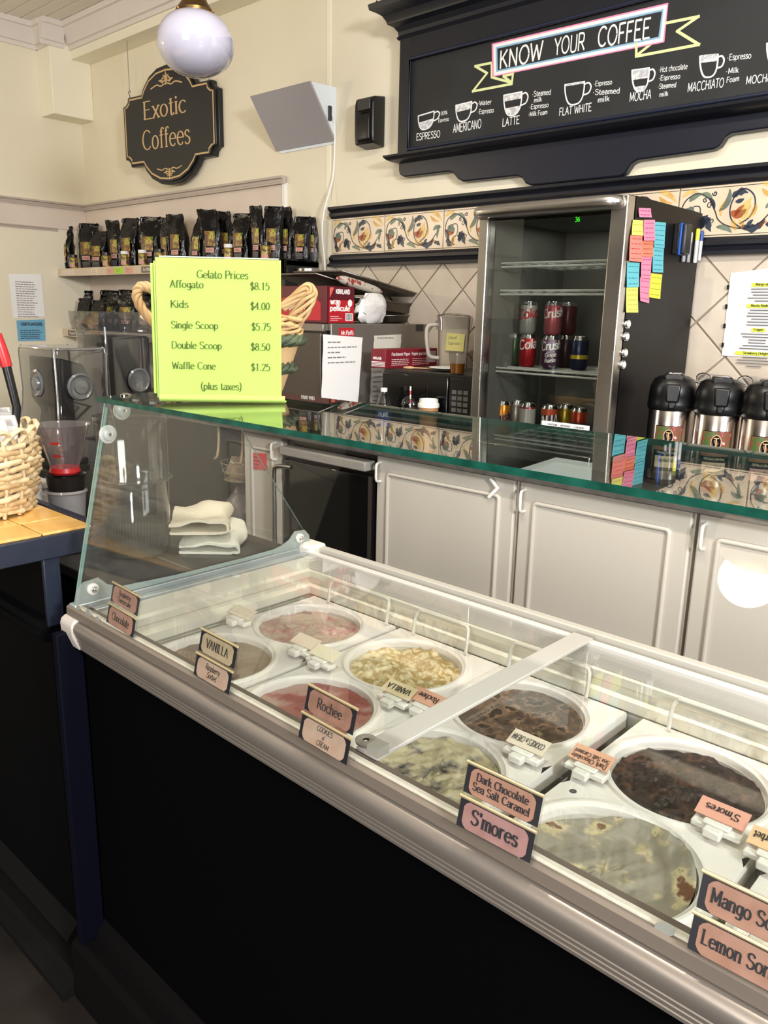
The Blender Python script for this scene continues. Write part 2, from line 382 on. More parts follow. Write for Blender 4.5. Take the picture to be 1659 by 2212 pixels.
# planks (those the picture can show are separate boards)
y = 3.0; pl = None; k = 0
while y > 1.4:
    if pl is None:
        pl = MB().box(XL_, -2.6, -.092, 0, ZC, ZC+.014).build('plank', plankm, ceil, bevel=.003); o = pl
    else:
        o = pl.copy(); COL.objects.link(o); o.parent = ceil
    o.location = (0, y, 0); y -= .098
# crown along the left wall and along the soffit, soffit beam, boxed corner
cp = [(0, -.15), (.012, -.15), (.016, -.125), (.03, -.12), (.038, -.09), (.07, -.035), (.085, -.03), (.09, 0), (0, 0)]
m = MB(); m.prism([(XL_+a, ZC+b) for a, b in cp], 'Y', YF, 2.845); struct(m.build('trim_1', crownm, smooth=30), 'beige crown moulding along the left wall')
m = MB(); m.prism([(2.995-a, ZC+b) for a, b in cp], 'X', -5.735, XR_); struct(m.build('trim_2', crownm, smooth=30), 'beige crown moulding on the soffit above the coffee sign')
struct(B(-5.735, XR_, 2.995, YB, 3.155, ZC+.01).build('trim_3', cream2, bevel=.004), 'cream soffit beam running above the coffee sign')
m = MB(); m.box(XL_, -5.735, 2.845, YB, 2.79, ZC+.01)
struct(m.build('trim_4', cream2, bevel=.004), 'cream boxed beam end hanging in the corner')
m = MB(); m.prism([(2.845-a*.8, ZC+b) for a, b in cp], 'X', XL_, -5.735); m.prism([(-5.735+a*.8, ZC+b) for a, b in cp], 'Y', 2.78, 2.94)
struct(m.build('trim_5', crownm, smooth=30), 'crown moulding wrapped round the boxed beam end')
# chair rail and pale panel below it (back wall), rails on the left wall
m = MB(); m.box(XL_, -3.66, YB-.018, YB, 1.0, 2.195); struct(m.build('trim_6', panelm, bevel=.003), 'pale beige wall panel behind the coffee shelves')
rp = [(0, 0), (-.03, 0), (-.03, .008), (-.022, .014), (-.026, .026), (-.036, .03), (-.036, .042), (0, .042)]
m = MB(); m.prism([(YB-.01+a, 2.192+b) for a, b in rp], 'X', XL_, -3.64); struct(m.build('trim_7', railm, smooth=30), 'taupe cap rail over the beige panel')
m = MB(); m.box(-3.66, -3.642, YB-.024, YB, 1.0, 2.2); struct(m.build('trim_8', white), 'white edge strip at the end of the beige panel')
m = MB(); m.prism([(XL_-.01-a, 2.192+b) for a, b in rp], 'Y', YF, YB); struct(m.build('trim_9', railm, smooth=30), 'taupe chair rail on the left wall')
m = MB(); m.box(XL_, XL_+.008, YF, YB-.02, 2.05, 2.192); struct(m.build('trim_10', panelm), 'beige band under the left chair rail')
m = MB(); m.prism([(XL_-.01-a*.6, 2.032+b*.55) for a, b in rp], 'Y', YF, 2.9); struct(m.build('trim_11', railm, smooth=30), 'thin lower rail on the left wall')
struct(B(-3.32, -3.29, YB-.004, YB, 2.0, 3.15).build('trim_12', cream2), 'flat cream batten over a wall seam')

# ---------------------------------------------------------------- tiled splashback (tiles are pieces of the back wall)
tm = [mat('stone_tile_%d' % i, c, .38, var=(c2, 7, 5, .35, .75), bump=(30, .08)) for i, (c, c2) in enumerate((('D3C6B5', 'C4B6A4'), ('CCBFAE', 'D8CCBC'), ('D8CCBD', 'C9BAA8')))]
grout = mat('grout', '9C8F80', .8)
X0, X1, Z0, Z1 = -3.25, .4, .945, 1.737
gb = B(X0, X1, YB-.004, YB, Z0, 1.99).build('grout_bed', grout, wb)
def clip(poly, x0, x1, z0, z1):
    def cut(P, f, inter):
        o = []
        for i in range(len(P)):
            a, b = P[i-1], P[i]
            if f(b):
                if not f(a): o.append(inter(a, b))
                o.append(b)
            elif f(a): o.append(inter(a, b))
        return o
    def ix(v): return lambda a, b: (v, a[1]+(b[1]-a[1])*(v-a[0])/(b[0]-a[0]))
    def iz(v): return lambda a, b: (a[0]+(b[0]-a[0])*(v-a[1])/(b[1]-a[1]), v)
    for f, i in ((lambda p: p[0] >= x0, ix(x0)), (lambda p: p[0] <= x1, ix(x1)), (lambda p: p[1] >= z0, iz(z0)), (lambda p: p[1] <= z1, iz(z1))):
        if not poly: return poly
        poly = cut(poly, f, i)
    return poly
D = .2505; h = D/2-.005; full = {}
cxa = -2.998+D/2
for r in range(-1, 8):
    for c in range(-4, 16):
        x = cxa+c*D+(D/2 if r % 2 else 0); z = 1.7435-r*D/2
        pts = clip([(x-h, z), (x, z-h), (x+h, z), (x, z+h)], X0, X1, Z0, Z1)
        if len(pts) < 3: continue
        ti = (r*7+c*3) % 3
        if x-h >= X0 and x+h <= X1 and z+h <= Z1 and z-h >= Z0:
            if ti not in full:
                mm = MB().prism([(-h, 0), (0, -h), (h, 0), (0, h)], 'Y', YB-.011, YB-.004)
                full[ti] = mm.build('tile', tm[ti], wb, bevel=.002, segs=1); o = full[ti]
            else:
                o = full[ti].copy(); COL.objects.link(o); o.parent = wb
            o.location = (x, 0, z)
        else:
            MB().prism(pts, 'Y', YB-.011, YB-.004).build('tile', tm[ti], wb)
# painted border tiles
bt = mat('border_tile_glaze', 'DCCAB2', .3, var=('D2BCA0', 6, 4, .35, .7))
pn, pg, py_, pr, pd = (mat('glaze_navy', '333A48', .35), mat('glaze_sage', '75806F', .35, var=('5F6B62', 25, 3, .4, .6)), mat('glaze_gold', 'C79B52', .35, var=('D9B877', 25, 3, .4, .6)), mat('glaze_rust', 'A2552F', .35), mat('glaze_line', '3B3430', .4))
def leaf(mb, p0, p1, bend, w, mi, lobes=0):
    p0 = Vector((p0[0], p0[1], 0)); p1 = Vector((p1[0], p1[1], 0)); d = p1-p0; n = Vector((-d.y, d.x, 0))
    N = 10; L = []; R = []
    for i in range(N+1):
        t = i/N; c = p0+d*t+n*bend*4*t*(1-t)
        ww = w*math.sin(PI*min(1, t*.92+.04))**.8*(1-.35*t)
        if lobes: ww *= 1+.28*math.sin(t*lobes*2*PI)
        tn = (d+n*bend*4*(1-2*t)).normalized(); nn = Vector((-tn.y, tn.x, 0)); L.append(c+nn*ww); R.append(c-nn*ww)
    b = len(mb.v); mb.v += L+R
    for i in range(N): mb.f.append([b+i, b+i+1, b+N+1+i+1, b+N+1+i]); mb.m.append(mi)
def vine(mb, pts, w, mi):
    p = crspline([(a, b_, 0) for a, b_ in pts], 7); s0 = len(mb.v)
    ribbon(mb, [(q.x, q.y) for q in p], lambda a, b_: w, mi)
    for i in range(s0, len(mb.v)): mb.v[i] = Vector((mb.v[i][0], mb.v[i][1], 0))
def spiral(mb, cx, cy, r, turns, a0, w, mi, sg=1):
    vine(mb, [(cx+r*(1-.8*i/14)*math.cos(a0+sg*turns*2*PI*i/14), cy+r*(1-.8*i/14)*math.sin(a0+sg*turns*2*PI*i/14)) for i in range(15)], w, mi)
P_ = MB()     # one tile of the painted scroll, 2 x 1 units
for yy in (.05, .945): P_.add([(0, yy-.006, 0), (2, yy-.006, 0), (2, yy+.006, 0), (0, yy+.006, 0)], [(0, 1, 2, 3)], 4)
vine(P_, [(.35, .12), (.1, .3), (.04, .5), (.12, .74), (.36, .86), (.6, .74), (.74, .5), (.82, .34), (1.0, .22), (1.3, .15), (1.6, .22), (1.8, .42)], .012, 4)
vine(P_, [(1.3, .15), (1.1, .3), (1.03, .52), (1.1, .76), (1.27, .88), (1.45, .76), (1.5, .55), (1.42, .35), (1.25, .24)], .014, 0)
vine(P_, [(.3, .62), (.42, .6), (.44, .42), (.36, .3)], .011, 0)
for a in ((.62, .62, .07, 1.2, 0, .01, 0), (.69, .33, .06, 1.3, 2, .01, 0), (.52, .72, .05, 1.2, 1, .01, 0), (.7, .84, .05, 1.1, 3, .012, 0)): spiral(P_, *a)
leaf(P_, (.05, .5), (.16, .22), .1, .05, 0); leaf(P_, (.12, .28), (.28, .1), -.15, .085, 0, 2); leaf(P_, (.3, .32), (.22, .08), .1, .05, 2); leaf(P_, (.36, .36), (.3, .1), -.1, .05, 2)
leaf(P_, (.1, .5), (.34, .44), -.3, .06, 3); leaf(P_, (.22, .62), (.3, .38), .0, .1, 1, 2); leaf(P_, (.16, .6), (.12, .44), .1, .05, 1)
leaf(P_, (.5, .2), (.6, .44), .05, .1, 0, 3); leaf(P_, (.62, .4), (.7, .12), -.1, .07, 0, 2); leaf(P_, (.5, .42), (.5, .18), .1, .06, 0)
leaf(P_, (.04, .82), (.34, .9), .12, .06, 2); leaf(P_, (.2, .72), (.44, .84), .15, .07, 1); leaf(P_, (.42, .84), (.66, .72), .15, .06, 1); leaf(P_, (.6, .76), (.72, .52), .1, .05, 0)
leaf(P_, (.82, .5), (.98, .9), -.18, .07, 1); leaf(P_, (.86, .4), (.92, .7), .1, .04, 2); leaf(P_, (.8, .2), (1.12, .08), .12, .06, 1)
leaf(P_, (1.05, .74), (1.34, .8), .2, .08, 0, 2); leaf(P_, (1.12, .66), (1.28, .7), -.1, .05, 0); leaf(P_, (1.06, .48), (1.34, .5), -.25, .1, 3); leaf(P_, (1.14, .38), (1.3, .58), .1, .05, 3)
leaf(P_, (1.34, .3), (1.42, .72), .12, .1, 2, 2); leaf(P_, (1.4, .34), (1.52, .6), -.12, .06, 2); leaf(P_, (1.12, .34), (1.2, .12), -.1, .06, 2); leaf(P_, (1.22, .32), (1.32, .12), .1, .05, 2)
leaf(P_, (1.3, .2), (1.72, .3), -.25, .085, 0, 3); leaf(P_, (1.4, .16), (1.5, .3), .1, .05, 0); leaf(P_, (1.56, .96), (1.98, .72), .12, .06, 2); leaf(P_, (1.6, .86), (1.9, .72), -.15, .05, 2)
leaf(P_, (1.7, .5), (1.96, .56), .2, .06, 1); leaf(P_, (1.92, .62), (1.84, .3), -.1, .05, 1); leaf(P_, (1.62, .14), (1.76, .26), .1, .03, 3); leaf(P_, (1.74, .2), (1.94, .12), .15, .06, 0, 2)
TW, Z2, Z3 = .3805, 1.800, 1.986; TH = Z3-Z2
tx = -3.263; first = None
for i in range(9):
    if first is None:
        o = MB().box(.003, TW-.003, YB-.012, YB-.004, .002, TH-.002).build('border_tile', bt, wb, bevel=.0015, segs=1); first = o
        sc = MB(); sc.v = [Vector((p[0]*(TW-.01)/2+.005, YB-.0128, p[1]*TH)) for p in P_.v]; sc.f = P_.f; sc.m = P_.m
        sp = sc.build('painted_scroll', [pn, pg, py_, pr, pd], o, fix=False)
    else:
        o = first.copy(); COL.objects.link(o); o.parent = wb; s2 = sp.copy(); COL.objects.link(s2); s2.parent = o
    o.location = (tx+i*TW, 0, Z2)
# navy timber mouldings above and below the border
tp = [(0, 0), (-.018, 0), (-.022, .008), (-.03, .012), (-.03, .024), (-.024, .03), (-.034, .04), (-.042, .044), (-.042, .056), (0, .056)]
m = MB(); m.prism([(YB+a, 1.986+b) for a, b in tp], 'X', -3.27, XR_); struct(m.build('trim_13', navy, smooth=25), 'navy moulding above the painted border tiles')
m = MB(); m.prism([(YB+a, 1.800-b*1.12) for a, b in tp], 'X', -3.27, XR_); struct(m.build('trim_14', navy, smooth=25), 'navy moulding below the painted border tiles')
# ---------------------------------------------------------------- hanging sign "Exotic Coffees"
def at_plane(px, py, p0, n):
    d = _f + (px-IW/2)/FPX*CR + (IH/2-py)/FPX*CU
    return CAM + d*((Vector(p0)-CAM).dot(n)/d.dot(n))
SGR = math.radians(6)
sgn = thing('hanging_sign', 'black hanging sign with gold lettering reading Exotic Coffees', 'sign', (-4.665, 3.055, 2.615), SGR)
def sign_outline(s):
    h = []
    W_, a = .455*s, .05
    right = [(.0, .345), (.10, .335), (.18, .30), (.235, .245), (.26, .205), (.40, .205)]
    right += [(.40+.0, .205), (.405, .18), (.43, .16), (.455, .155)]
    right += [(.455, -.165), (.43, -.17), (.405, -.19), (.40, -.215)]
    right += [(.27, -.215), (.245, -.25), (.19, -.30), (.10, -.338), (.0, -.348)]
    left = [(-x, y) for x, y in reversed(right[1:-1])]
    out = []
    for p in right+left:
        if not out or (abs(p[0]-out[-1][0])+abs(p[1]-out[-1][1])) > 1e-6: out.append(p)
    return [(x*s, y*s) for x, y in out]
m = MB(); m.prism(sign_outline(1.0), 'Y', .004, .045); m.prism([(x*.965, y*.955) for x, y in sign_outline(1.0)], 'Y', -.008, .02)
m.build('board', mat('sign_black', '17181A', .3), sgn, bevel=.004)
sgold = mat('sign_gold', 'C9A878', .4)
m = MB(); po = [(x*.925, y*.90) for x, y in sign_outline(1.0)]; po.append(po[0])
ribbon(m, po, lambda a, b: .005, 0); m.v = [Vector((p[0], -.0088, p[1])) for p in m.v]; m.build('border_line', sgold, sgn, fix=False)
def sign_pt(px, py):
    n = Vector((-math.sin(SGR), math.cos(SGR), 0)); p = at_plane(px, py, sgn.location+Vector((0, -.009, 0)), n)-sgn.location
    return Vector((p.x*math.cos(SGR)+p.y*math.sin(SGR), -.0092, p.z))
m = MB()
for s, a, b, hh in (('Exotic', (311, 258), (402, 242), 38), ('Coffees', (308, 326), (411, 307), 41)):
    A = sign_pt(*a); Bp = sign_pt(*b); C_ = sign_pt(a[0], a[1]-hh)
    zz = (A.z+Bp.z)/2
    text(m, s, (A.x, -.0092, zz), (1, 0, 0), (0, 0, 1), C_.z-A.z, w=Bp.x-A.x, nib=(.062, .028), serif=.10)
m.build('lettering', sgold, sgn, fix=False)
m = MB()
for sg, zc in ((1, .255), (-1, -.275)):
    k = 1 if sg > 0 else .8; o = MB()
    leaf(o, (0, -.03*k), (0, .05*k), 0, .012*k, 0)
    for sx in (-1, 1):
        spiral(o, sx*.026*k, .006, .02*k, 1.2, PI/2, .004*k, 0, sx); vine(o, [(sx*.01, -.02*k), (sx*.05*k, -.03*k), (sx*.09*k, -.02*k), (sx*.15*k, -.035*k)], .004*k, 0)
        leaf(o, (sx*.03*k, -.02*k), (sx*.07*k, .0), sx*.2, .008*k, 0)
    b = len(m.v); m.v += [Vector((p[0], -.0092, zc+sg*p[1])) for p in o.v]
    for f in o.f: m.f.append([b+i for i in f]); m.m.append(0)
m.build('gold_ornament', sgold, sgn, fix=False)
m = MB()
for sx in (-.40, .36): m.tube([(sx, .02, .20), (sx, .02, .225), (sx-.012, .02, .24), (sx, .02, .252), (sx+.01, .02, .24)], .003, 6); m.tube([(sx, .02, .245), (sx, .02, .54)], .0022, 6)
m.build('hanging_wire', steel2, sgn, smooth=60)

# ---------------------------------------------------------------- wedge-shaped wall trap light with its cord
ft = thing('fly_trap_light', 'grey metal wedge-shaped wall lamp with white cord', 'wall lamp', (-3.52, YB-.001, 2.38))
A = at(668, 187, 'X', -3.249); yt = A.y; xl = at(540, 222, 'Y', yt).x
zt, zb = 2.618, 2.375
m = MB(); m.prism([(yt, zt), (yt+.012, zt+.003), (YB-.004, zb+.004), (YB-.012, zb-.004)], 'X', xl, -3.249); m.build('front_panel', mat('grey_metal_paint', 'A29DA0', .45), ft, world=True)
for xa in (-3.262, xl+.003):
    MB().prism([(yt+.012, zt), (YB-.001, zt+.01), (YB-.001, zb), (YB-.006, zb)], 'X', xa, xa+.01).build('side_plate', mat('white_metal_paint', 'DDE3E8', .4), ft, world=True)
MB().box(xl+.02, -3.249, YB-.006, YB-.001, zb-.018, zb+.03).build('back_plate', MATS['white_metal_paint'], ft, world=True)
m = MB(); m.tube(crspline([(-3.246, 3.09, 2.50), (-3.246, 3.118, 2.47), (-3.25, 3.13, 2.40), (-3.262, 3.13, 2.2), (-3.27, 3.075, 2.02), (-3.285, 3.075, 1.9), (-3.31, 3.12, 1.72), (-3.325, 3.12, 1.5)], 8), .006, 8)
m.build('power_cord', white, ft, world=True, smooth=60)
m = MB(); m.box(-3.249, -3.240, 3.08, 3.10, 2.46, 2.53); m.build('plug_socket', charcoal, ft, world=True, bevel=.002)

# ---------------------------------------------------------------- black dispenser on the wall
dp = thing('air_freshener', 'black plastic dispenser box on the wall left of the chalkboard', 'dispenser', (-3.03, YB-.001, 2.31))
xa = at(766, 315, 'Y', 3.055).x; xb = at(806, 320, 'Y', 3.055).x
m = MB(); m.prism([(YB-.001, 2.30), (3.055, 2.312), (3.05, 2.36), (3.05, 2.49), (3.06, 2.522), (YB-.001, 2.535)], 'X', xa, xb); m.build('housing', blackpl, dp, world=True, bevel=.008)
m = MB(); m.prism([(3.05, 2.315), (3.035, 2.33), (3.033, 2.42), (3.045, 2.45), (3.05, 2.455)], 'X', xa+.03, xb-.012); m.build('front_cover', blackpl, dp, world=True, bevel=.006)
MB().box(xa+.035, xb-.012, 3.036, 3.05, 2.46, 2.512).build('sensor_window', charcoal, dp, world=True, bevel=.003)

# ---------------------------------------------------------------- chalkboard menu
cb = thing('chalkboard_menu', 'long black-framed chalkboard headed Know Your Coffee', 'chalkboard', (-1.3, YB-.001, 2.05))
YC = 3.085; cx0, cx1 = -2.758, .35
chm = mat('chalkboard_slate', '1C1D1E', .6, var=('26282A', 5, 5, .4, .8))
MB().box(cx0, cx1, YC+.01, YB-.001, 2.21, 2.75).build('back_board', navy, cb, world=True)
MB().box(cx0+.06, cx1, YC+.004, YC+.012, 2.25, 2.66).build('slate', chm, cb, world=True)
m = MB(); m.box(cx0, cx0+.068, YC-.012, YC+.01, 2.22, 2.75); m.box(cx0+.068, cx1, YC-.012, YC+.01, 2.22, 2.262); m.box(cx0+.068, cx1, YC-.012, YC+.01, 2.645, 2.75)
m.build('frame', navy, cb, world=True, bevel=.004)
m = MB(); rim = [(cx0+.066, 2.258), (cx1-.05, 2.258), (cx1-.05, 2.648), (cx0+.066, 2.648)]
m.tube([(x, YC-.011, z) for x, z in rim], .008, 8, closed=True); m.build('bead_moulding', navy2, cb, world=True, smooth=60)
def wrap_loft(prof, nm):
    """moulding that returns round the left end: prof = (projection, z)"""
    m = MB(); n = len(prof); rows = []
    for e, z in prof: rows.append([(cx0-e*.75, YB-.002, z), (cx0-e*.75, YC-e, z), (cx1+.1, YC-e, z)])
    rows.append([(cx0+.02, YB-.002, prof[-1][1]), (cx0+.02, YC+.02, prof[-1][1]), (cx1+.1, YC+.02, prof[-1][1])])
    rows.insert(0, [(cx0+.02, YB-.002, prof[0][1]), (cx0+.02, YC+.02, prof[0][1]), (cx1+.1, YC+.02, prof[0][1])])
    m.loft(rows, cap=False, closed=False)
    return m.build(nm, navy, cb, world=True, smooth=22)
wrap_loft([(.0, 2.735), (.012, 2.738), (.02, 2.746), (.012, 2.756), (.014, 2.772), (.03, 2.79), (.056, 2.80), (.06, 2.812), (.075, 2.832), (.10, 2.846), (.125, 2.852), (.13, 2.875)], 'cornice')
wrap_loft([(.0, 2.205), (.03, 2.21), (.05, 2.218), (.062, 2.228), (.064, 2.236), (.02, 2.246), (0, 2.25)], 'ledge')
ap = [(117, 668), (117, 712), (122, 728), (140, 738), (325, 716), (345, 722), (362, 745), (385, 757), (610, 733), (632, 742), (645, 764), (668, 773), (1040, 735), (1060, 722), (1085, 684), (1112, 667), (1430, 622), (1455, 608), (1478, 572), (1505, 555), (1659, 533), (1900, 500)]
pz = []
for x, y in ap:
    q = at(800+x/1.931, y/1.931, 'Y', 3.095); pz.append((q.x, q.z))
pz[0] = (pz[0][0], 2.23); pz += [(cx1, pz[-1][1]), (cx1, 2.23)]
m = MB(); m.prism(pz, 'Y', 3.095, YB-.002); m.build('scalloped_apron', mat('navy_apron_paint', '191C28', .35, bump=(30, .05)), cb, world=True, bevel=.006)
m = MB(); m.tube([(cx0-.09, 3.0, 2.875), (cx0-.09, 3.0, 2.892), (cx0-.083, 3.0, 2.90), (cx0-.076, 3.0, 2.893)], .0025, 6); m.build('brass_hook', brass, cb, world=True)
YK = YC+.0035
def ck(x, y): return at(800+x/1.931, y/1.931, 'Y', YK)
def chalk_text(mb, s, xl, yl, xr, yr, h, nib=.055, mi=0):
    a, b = ck(xl, yl), ck(xr, yr); t = ck(xl, yl-h)
    rt = (b-a); L = rt.length; rt.normalize()
    text(mb, s, a, rt, (0, 0, 1), (t.z-a.z), w=L, nib=(nib, nib), jit=.015, mi=mi)
KO = [0]
def chalk_line(mb, pts, w, mi=0, closed=False, smooth=False):
    P3 = [ck(*p) for p in pts]
    if closed: P3.append(P3[0])
    if smooth: P3 = crspline(P3, 5)
    def seg(a): 
        b = len(mb.v); t = MB(); ribbon(t, a, lambda x, z: w, mi, ext=.8)
        KO[0] += 1; mb.v += [Vector((p[0], YK-(KO[0] % 9)*4e-5, p[1])) for p in t.v]
        for f, q in zip(t.f, t.m): mb.f.append([b+i for i in f]); mb.m.append(q)
    if smooth: seg([(p.x, p.z) for p in P3])
    else:
        for i in range(len(P3)-1): seg([(P3[i].x, P3[i].z), (P3[i+1].x, P3[i+1].z)])
for a in (('KNOW', 537, 288, 716, 246, 72, .06), ('YOUR', 766, 230, 893, 207, 68, .06), ('COFFEE', 945, 197, 1166, 158, 78, .06)):
    m = MB(); chalk_text(m, *a); m.build('chalk_heading', chalk, cb, world=True, fix=False)
for a in (('ESPRESSO', 192, 586, 291, 571, 27), ('AMERICANO', 345, 554, 462, 533, 35), ('LATTE', 550, 527, 622, 515, 32), ('FLAT WHITE', 787, 483, 922, 462, 31), ('MOCHA', 1080, 424, 1170, 410, 36), ('MACCHIATO', 1322, 384, 1473, 362, 36), ('MOCHACCINO', 1565, 352, 1770, 325, 32)):
    m = MB(); chalk_text(m, *a, nib=.065); m.build('chalk_drink_name', chalk, cb, world=True, fix=False)
for a in (('*100%', 280, 484, 321, 476, 15), ('Espresso', 283, 510, 328, 503, 15), ('*Water', 448, 441, 505, 434, 19), ('*Espresso', 448, 476, 515, 468, 19), ('*Steamed', 675, 403, 753, 394, 22), ('milk', 682, 428, 715, 422, 19),
          ('*Espresso', 663, 456, 743, 446, 19), ('*Milk Foam', 658, 487, 738, 476, 19), ('*Espresso', 932, 360, 1008, 351, 20), ('*Steamed', 928, 396, 1040, 389, 22), ('milk', 948, 428, 997, 421, 22),
          ('*Hot chocolate', 1203, 302, 1322, 287, 22), ('*Espresso', 1203, 336, 1292, 327, 20), ('*Steamed', 1198, 371, 1275, 363, 20), ('milk', 1205, 404, 1242, 399, 19), ('*Espresso', 1488, 252, 1588, 242, 24), ('*Milk', 1483, 308, 1535, 302, 22), ('Foam', 1485, 345, 1538, 337, 22)):
    m = MB(); chalk_text(m, *a, nib=.065); m.build('chalk_ingredient_note', chalk, cb, world=True, fix=False)
cpk, cbl, cyl = mat('chalk_pink', 'E58AAE', .9), mat('chalk_blue', '86AFC9', .9), mat('chalk_yellow', 'D6DCA0', .9)
m = MB()
chalk_line(m, [(510, 186), (1238, 18), (1222, 172), (512, 316)], .0045, 1, True)
chalk_line(m, [(518, 192), (1231, 28), (1215, 166), (520, 308)], .006, 0, True)
chalk_line(m, [(526, 199), (1222, 40), (1206, 158), (528, 298)], .0045, 2, True)
chalk_line(m, [(506, 262), (437, 276), (487, 305), (427, 381), (590, 350), (595, 308), (555, 318), (590, 345), (506, 322), (506, 262)], .005, 3)
chalk_line(m, [(1224, 98), (1369, 69), (1280, 130), (1371, 186), (1109, 235), (1110, 182), (1190, 168), (1112, 230)], .005, 3)
m.build('chalk_banner', [chalk, cpk, cbl, cyl], cb, world=True, fix=False)
def chalk_cup(x0, y0, x1, y1, h, fills):
    m = MB(); w = x1-x0; h *= .86
    L = lambda u, v: (x0+w*u, y0+(y1-y0)*u+h*v)
    chalk_line(m, [L(0, 0), L(1, 0)], .003); chalk_line(m, [L(0, 0), L(.01, .35), L(.1, .75), L(.28, .98), L(.66, .98), L(.88, .75), L(.98, .35), L(1, 0)], .003, smooth=True)
    chalk_line(m, [L(1.0, .12), L(1.22, .08), L(1.34, .28), L(1.22, .55), L(.94, .62)], .003, smooth=True)
    for a, b in fills:
        n = 6; lf = []; rt_ = []
        for i in range(n+1):
            v = a+(b-a)*i/n; ins = .03+.30*max(0, v-.35)**1.6*1.6; lf.append(ck(*L(ins, v))); rt_.append(ck(*L(1-ins, v)))
        m.poly([Vector((p.x, YK-5e-4, p.z)) for p in lf+rt_[::-1]], 1)
    m.build('chalk_cup_drawing', [chalk, mat('chalk_hatch', 'B4B3B6', .9, var=('E0E0DE', 90, 2, .45, .6))], cb, world=True, fix=False)
for a in ((200, 484, 266, 464, 74, [(.45, .95)]), (357, 440, 423, 424, 84, [(.04, .4)]), (557, 398, 632, 383, 104, [(.04, .3), (.62, .96)]), (812, 354, 893, 341, 102, [(.0, .08)]), (1092, 294, 1163, 284, 104, [(.02, .45), (.78, .96)]), (1375, 236, 1450, 228, 104, [(-.06, .3)]), (1655, 182, 1730, 172, 104, [(0, .3)])):
    chalk_cup(*a)

# ---------------------------------------------------------------- pendant lamps
opal = mat('opal_glass', 'C0BED0', .08, spec=.7, coat=1.0)
def pendant(loc, label, emit=None):
    p = thing('pendant_lamp', label, 'lamp', loc, 0, 'opal globe pendant lamps')
    m = MB(); prof = [(.035, .108)]+[(.134*math.cos(math.radians(a))**.92, .106*math.sin(math.radians(a))) for a in range(68, -91, -6)]
    prof[-1] = (.0005, -.106)
    m.lathe(prof, 40); m.build('glass_globe', emit or opal, p, smooth=60)
    m = MB(); m.lathe([(.060, .086), (.066, .090), (.066, .102), (.062, .106), (.056, .115), (.046, .128), (.039, .145), (.036, .165), (.041, .170), (.041, .178), (.030, .186), (.018, .198), (.012, .205), (.010, .215)], 32, cap0=True); m.build('brass_fitter', brass, p, smooth=35)
    m = MB()
    for a in range(3):
        t = a*2*PI/3+.5; m.lathe([(.0, 0), (.005, .001), (.005, .006), (0, .008)], 8, c=(.068*math.cos(t), .068*math.sin(t), .094))
    m.build('fixing_screw', brass, p)
    m = MB(); m.tube([(0, 0, .20), (0, 0, ZC-loc[2]-.02)], .009, 10); m.lathe([(.009, ZC-loc[2]-.05), (.05, ZC-loc[2]-.03), (.055, ZC-loc[2]-.002)], 20, cap1=True); m.build('stem', brass, p, smooth=40)
    return p
pendant((-2.605, 1.83, 2.405), 'opal glass pendant lamp with aged brass fitter hanging before the coffee sign')

# ---------------------------------------------------------------- papers on the walls
def wall_paper(name, label, corners, matl, off, th=.0006):
    """corners: TL,TR,BR,BL 3D on the wall; off: direction towards the room"""
    c = [Vector(p) for p in corners]; o = Vector(off)
    b = sum(c, Vector())/4
    t = thing(name, label, 'paper', tuple(b))
    m = MB(); N = 6; rows = []
    for i in range(N+1):
        a = c[0].lerp(c[3], i/N); e = c[1].lerp(c[2], i/N); w = .0015+.0025*abs(math.sin(i*1.7))
        rows.append([a.lerp(e, j/4)+o*(w*(1 if j in (0, 4) else .6)) for j in range(5)])
    m.loft(rows, cap=False, closed=False)
    back = MB(); back.loft([[p-o*th for p in r] for r in rows], cap=False, closed=False)
    b0 = len(m.v); m.v += back.v; m.f += [[b0+i for i in f] for f in back.f]; m.m += back.m
    m.build('sheet', matl, t, world=True, smooth=60)
    return t, c, o
t, c, o = wall_paper('notice_paper', 'white typed notice taped to the left wall above the blue one', [at(18, 592, 'X', XL_), at(88, 592, 'X', XL_), at(97, 684, 'X', XL_), at(28, 687, 'X', XL_)], paper, (1, 0, 0))
m = MB(); scribble(m, c[0]+o*.006+Vector((0, .04, -.05)), (0, 1, 0), (0, 0, 1), .16, 16, .016, .004, ragged=.4); m.build('print', inkg, t, world=True, fix=False)
t, c, o = wall_paper('notice_paper', 'light blue notice taped to the left wall below the white one', [at(35, 692, 'X', XL_), at(96, 690, 'X', XL_), at(98, 736, 'X', XL_), at(39, 737, 'X', XL_)], mat('blue_paper', '6FA9C6', .8), (1, 0, 0))
m = MB(); text(m, '* OUR FLAVOURS', c[0]+o*.006+Vector((0, .015, -.035)), (0, 1, 0), (0, 0, 1), .02, w=.17, nib=(.09, .09)); m.build('heading_print', ink, t, world=True, fix=False)
m = MB(); scribble(m, c[0]+o*.006+Vector((0, .02, -.07)), (0, 1, 0), (0, 0, 1), .16, 5, .014, .005, ragged=.2); m.build('print', ink, t, world=True, fix=False)
t, c, o = wall_paper('recipe_sheet', 'white recipe sheet taped on the tiles above the airpots', [at(1579, 590, 'Y', YB-.012), at(1740, 570, 'Y', YB-.012), at(1722, 775, 'Y', YB-.012), at(1560, 768, 'Y', YB-.012)], paper, (0, -1, 0))
m = MB(); cxm = (c[0].x+c[1].x)/2+.0; yl = mat('highlighter', 'D8E04A', .8)
zt = c[0].z-.045
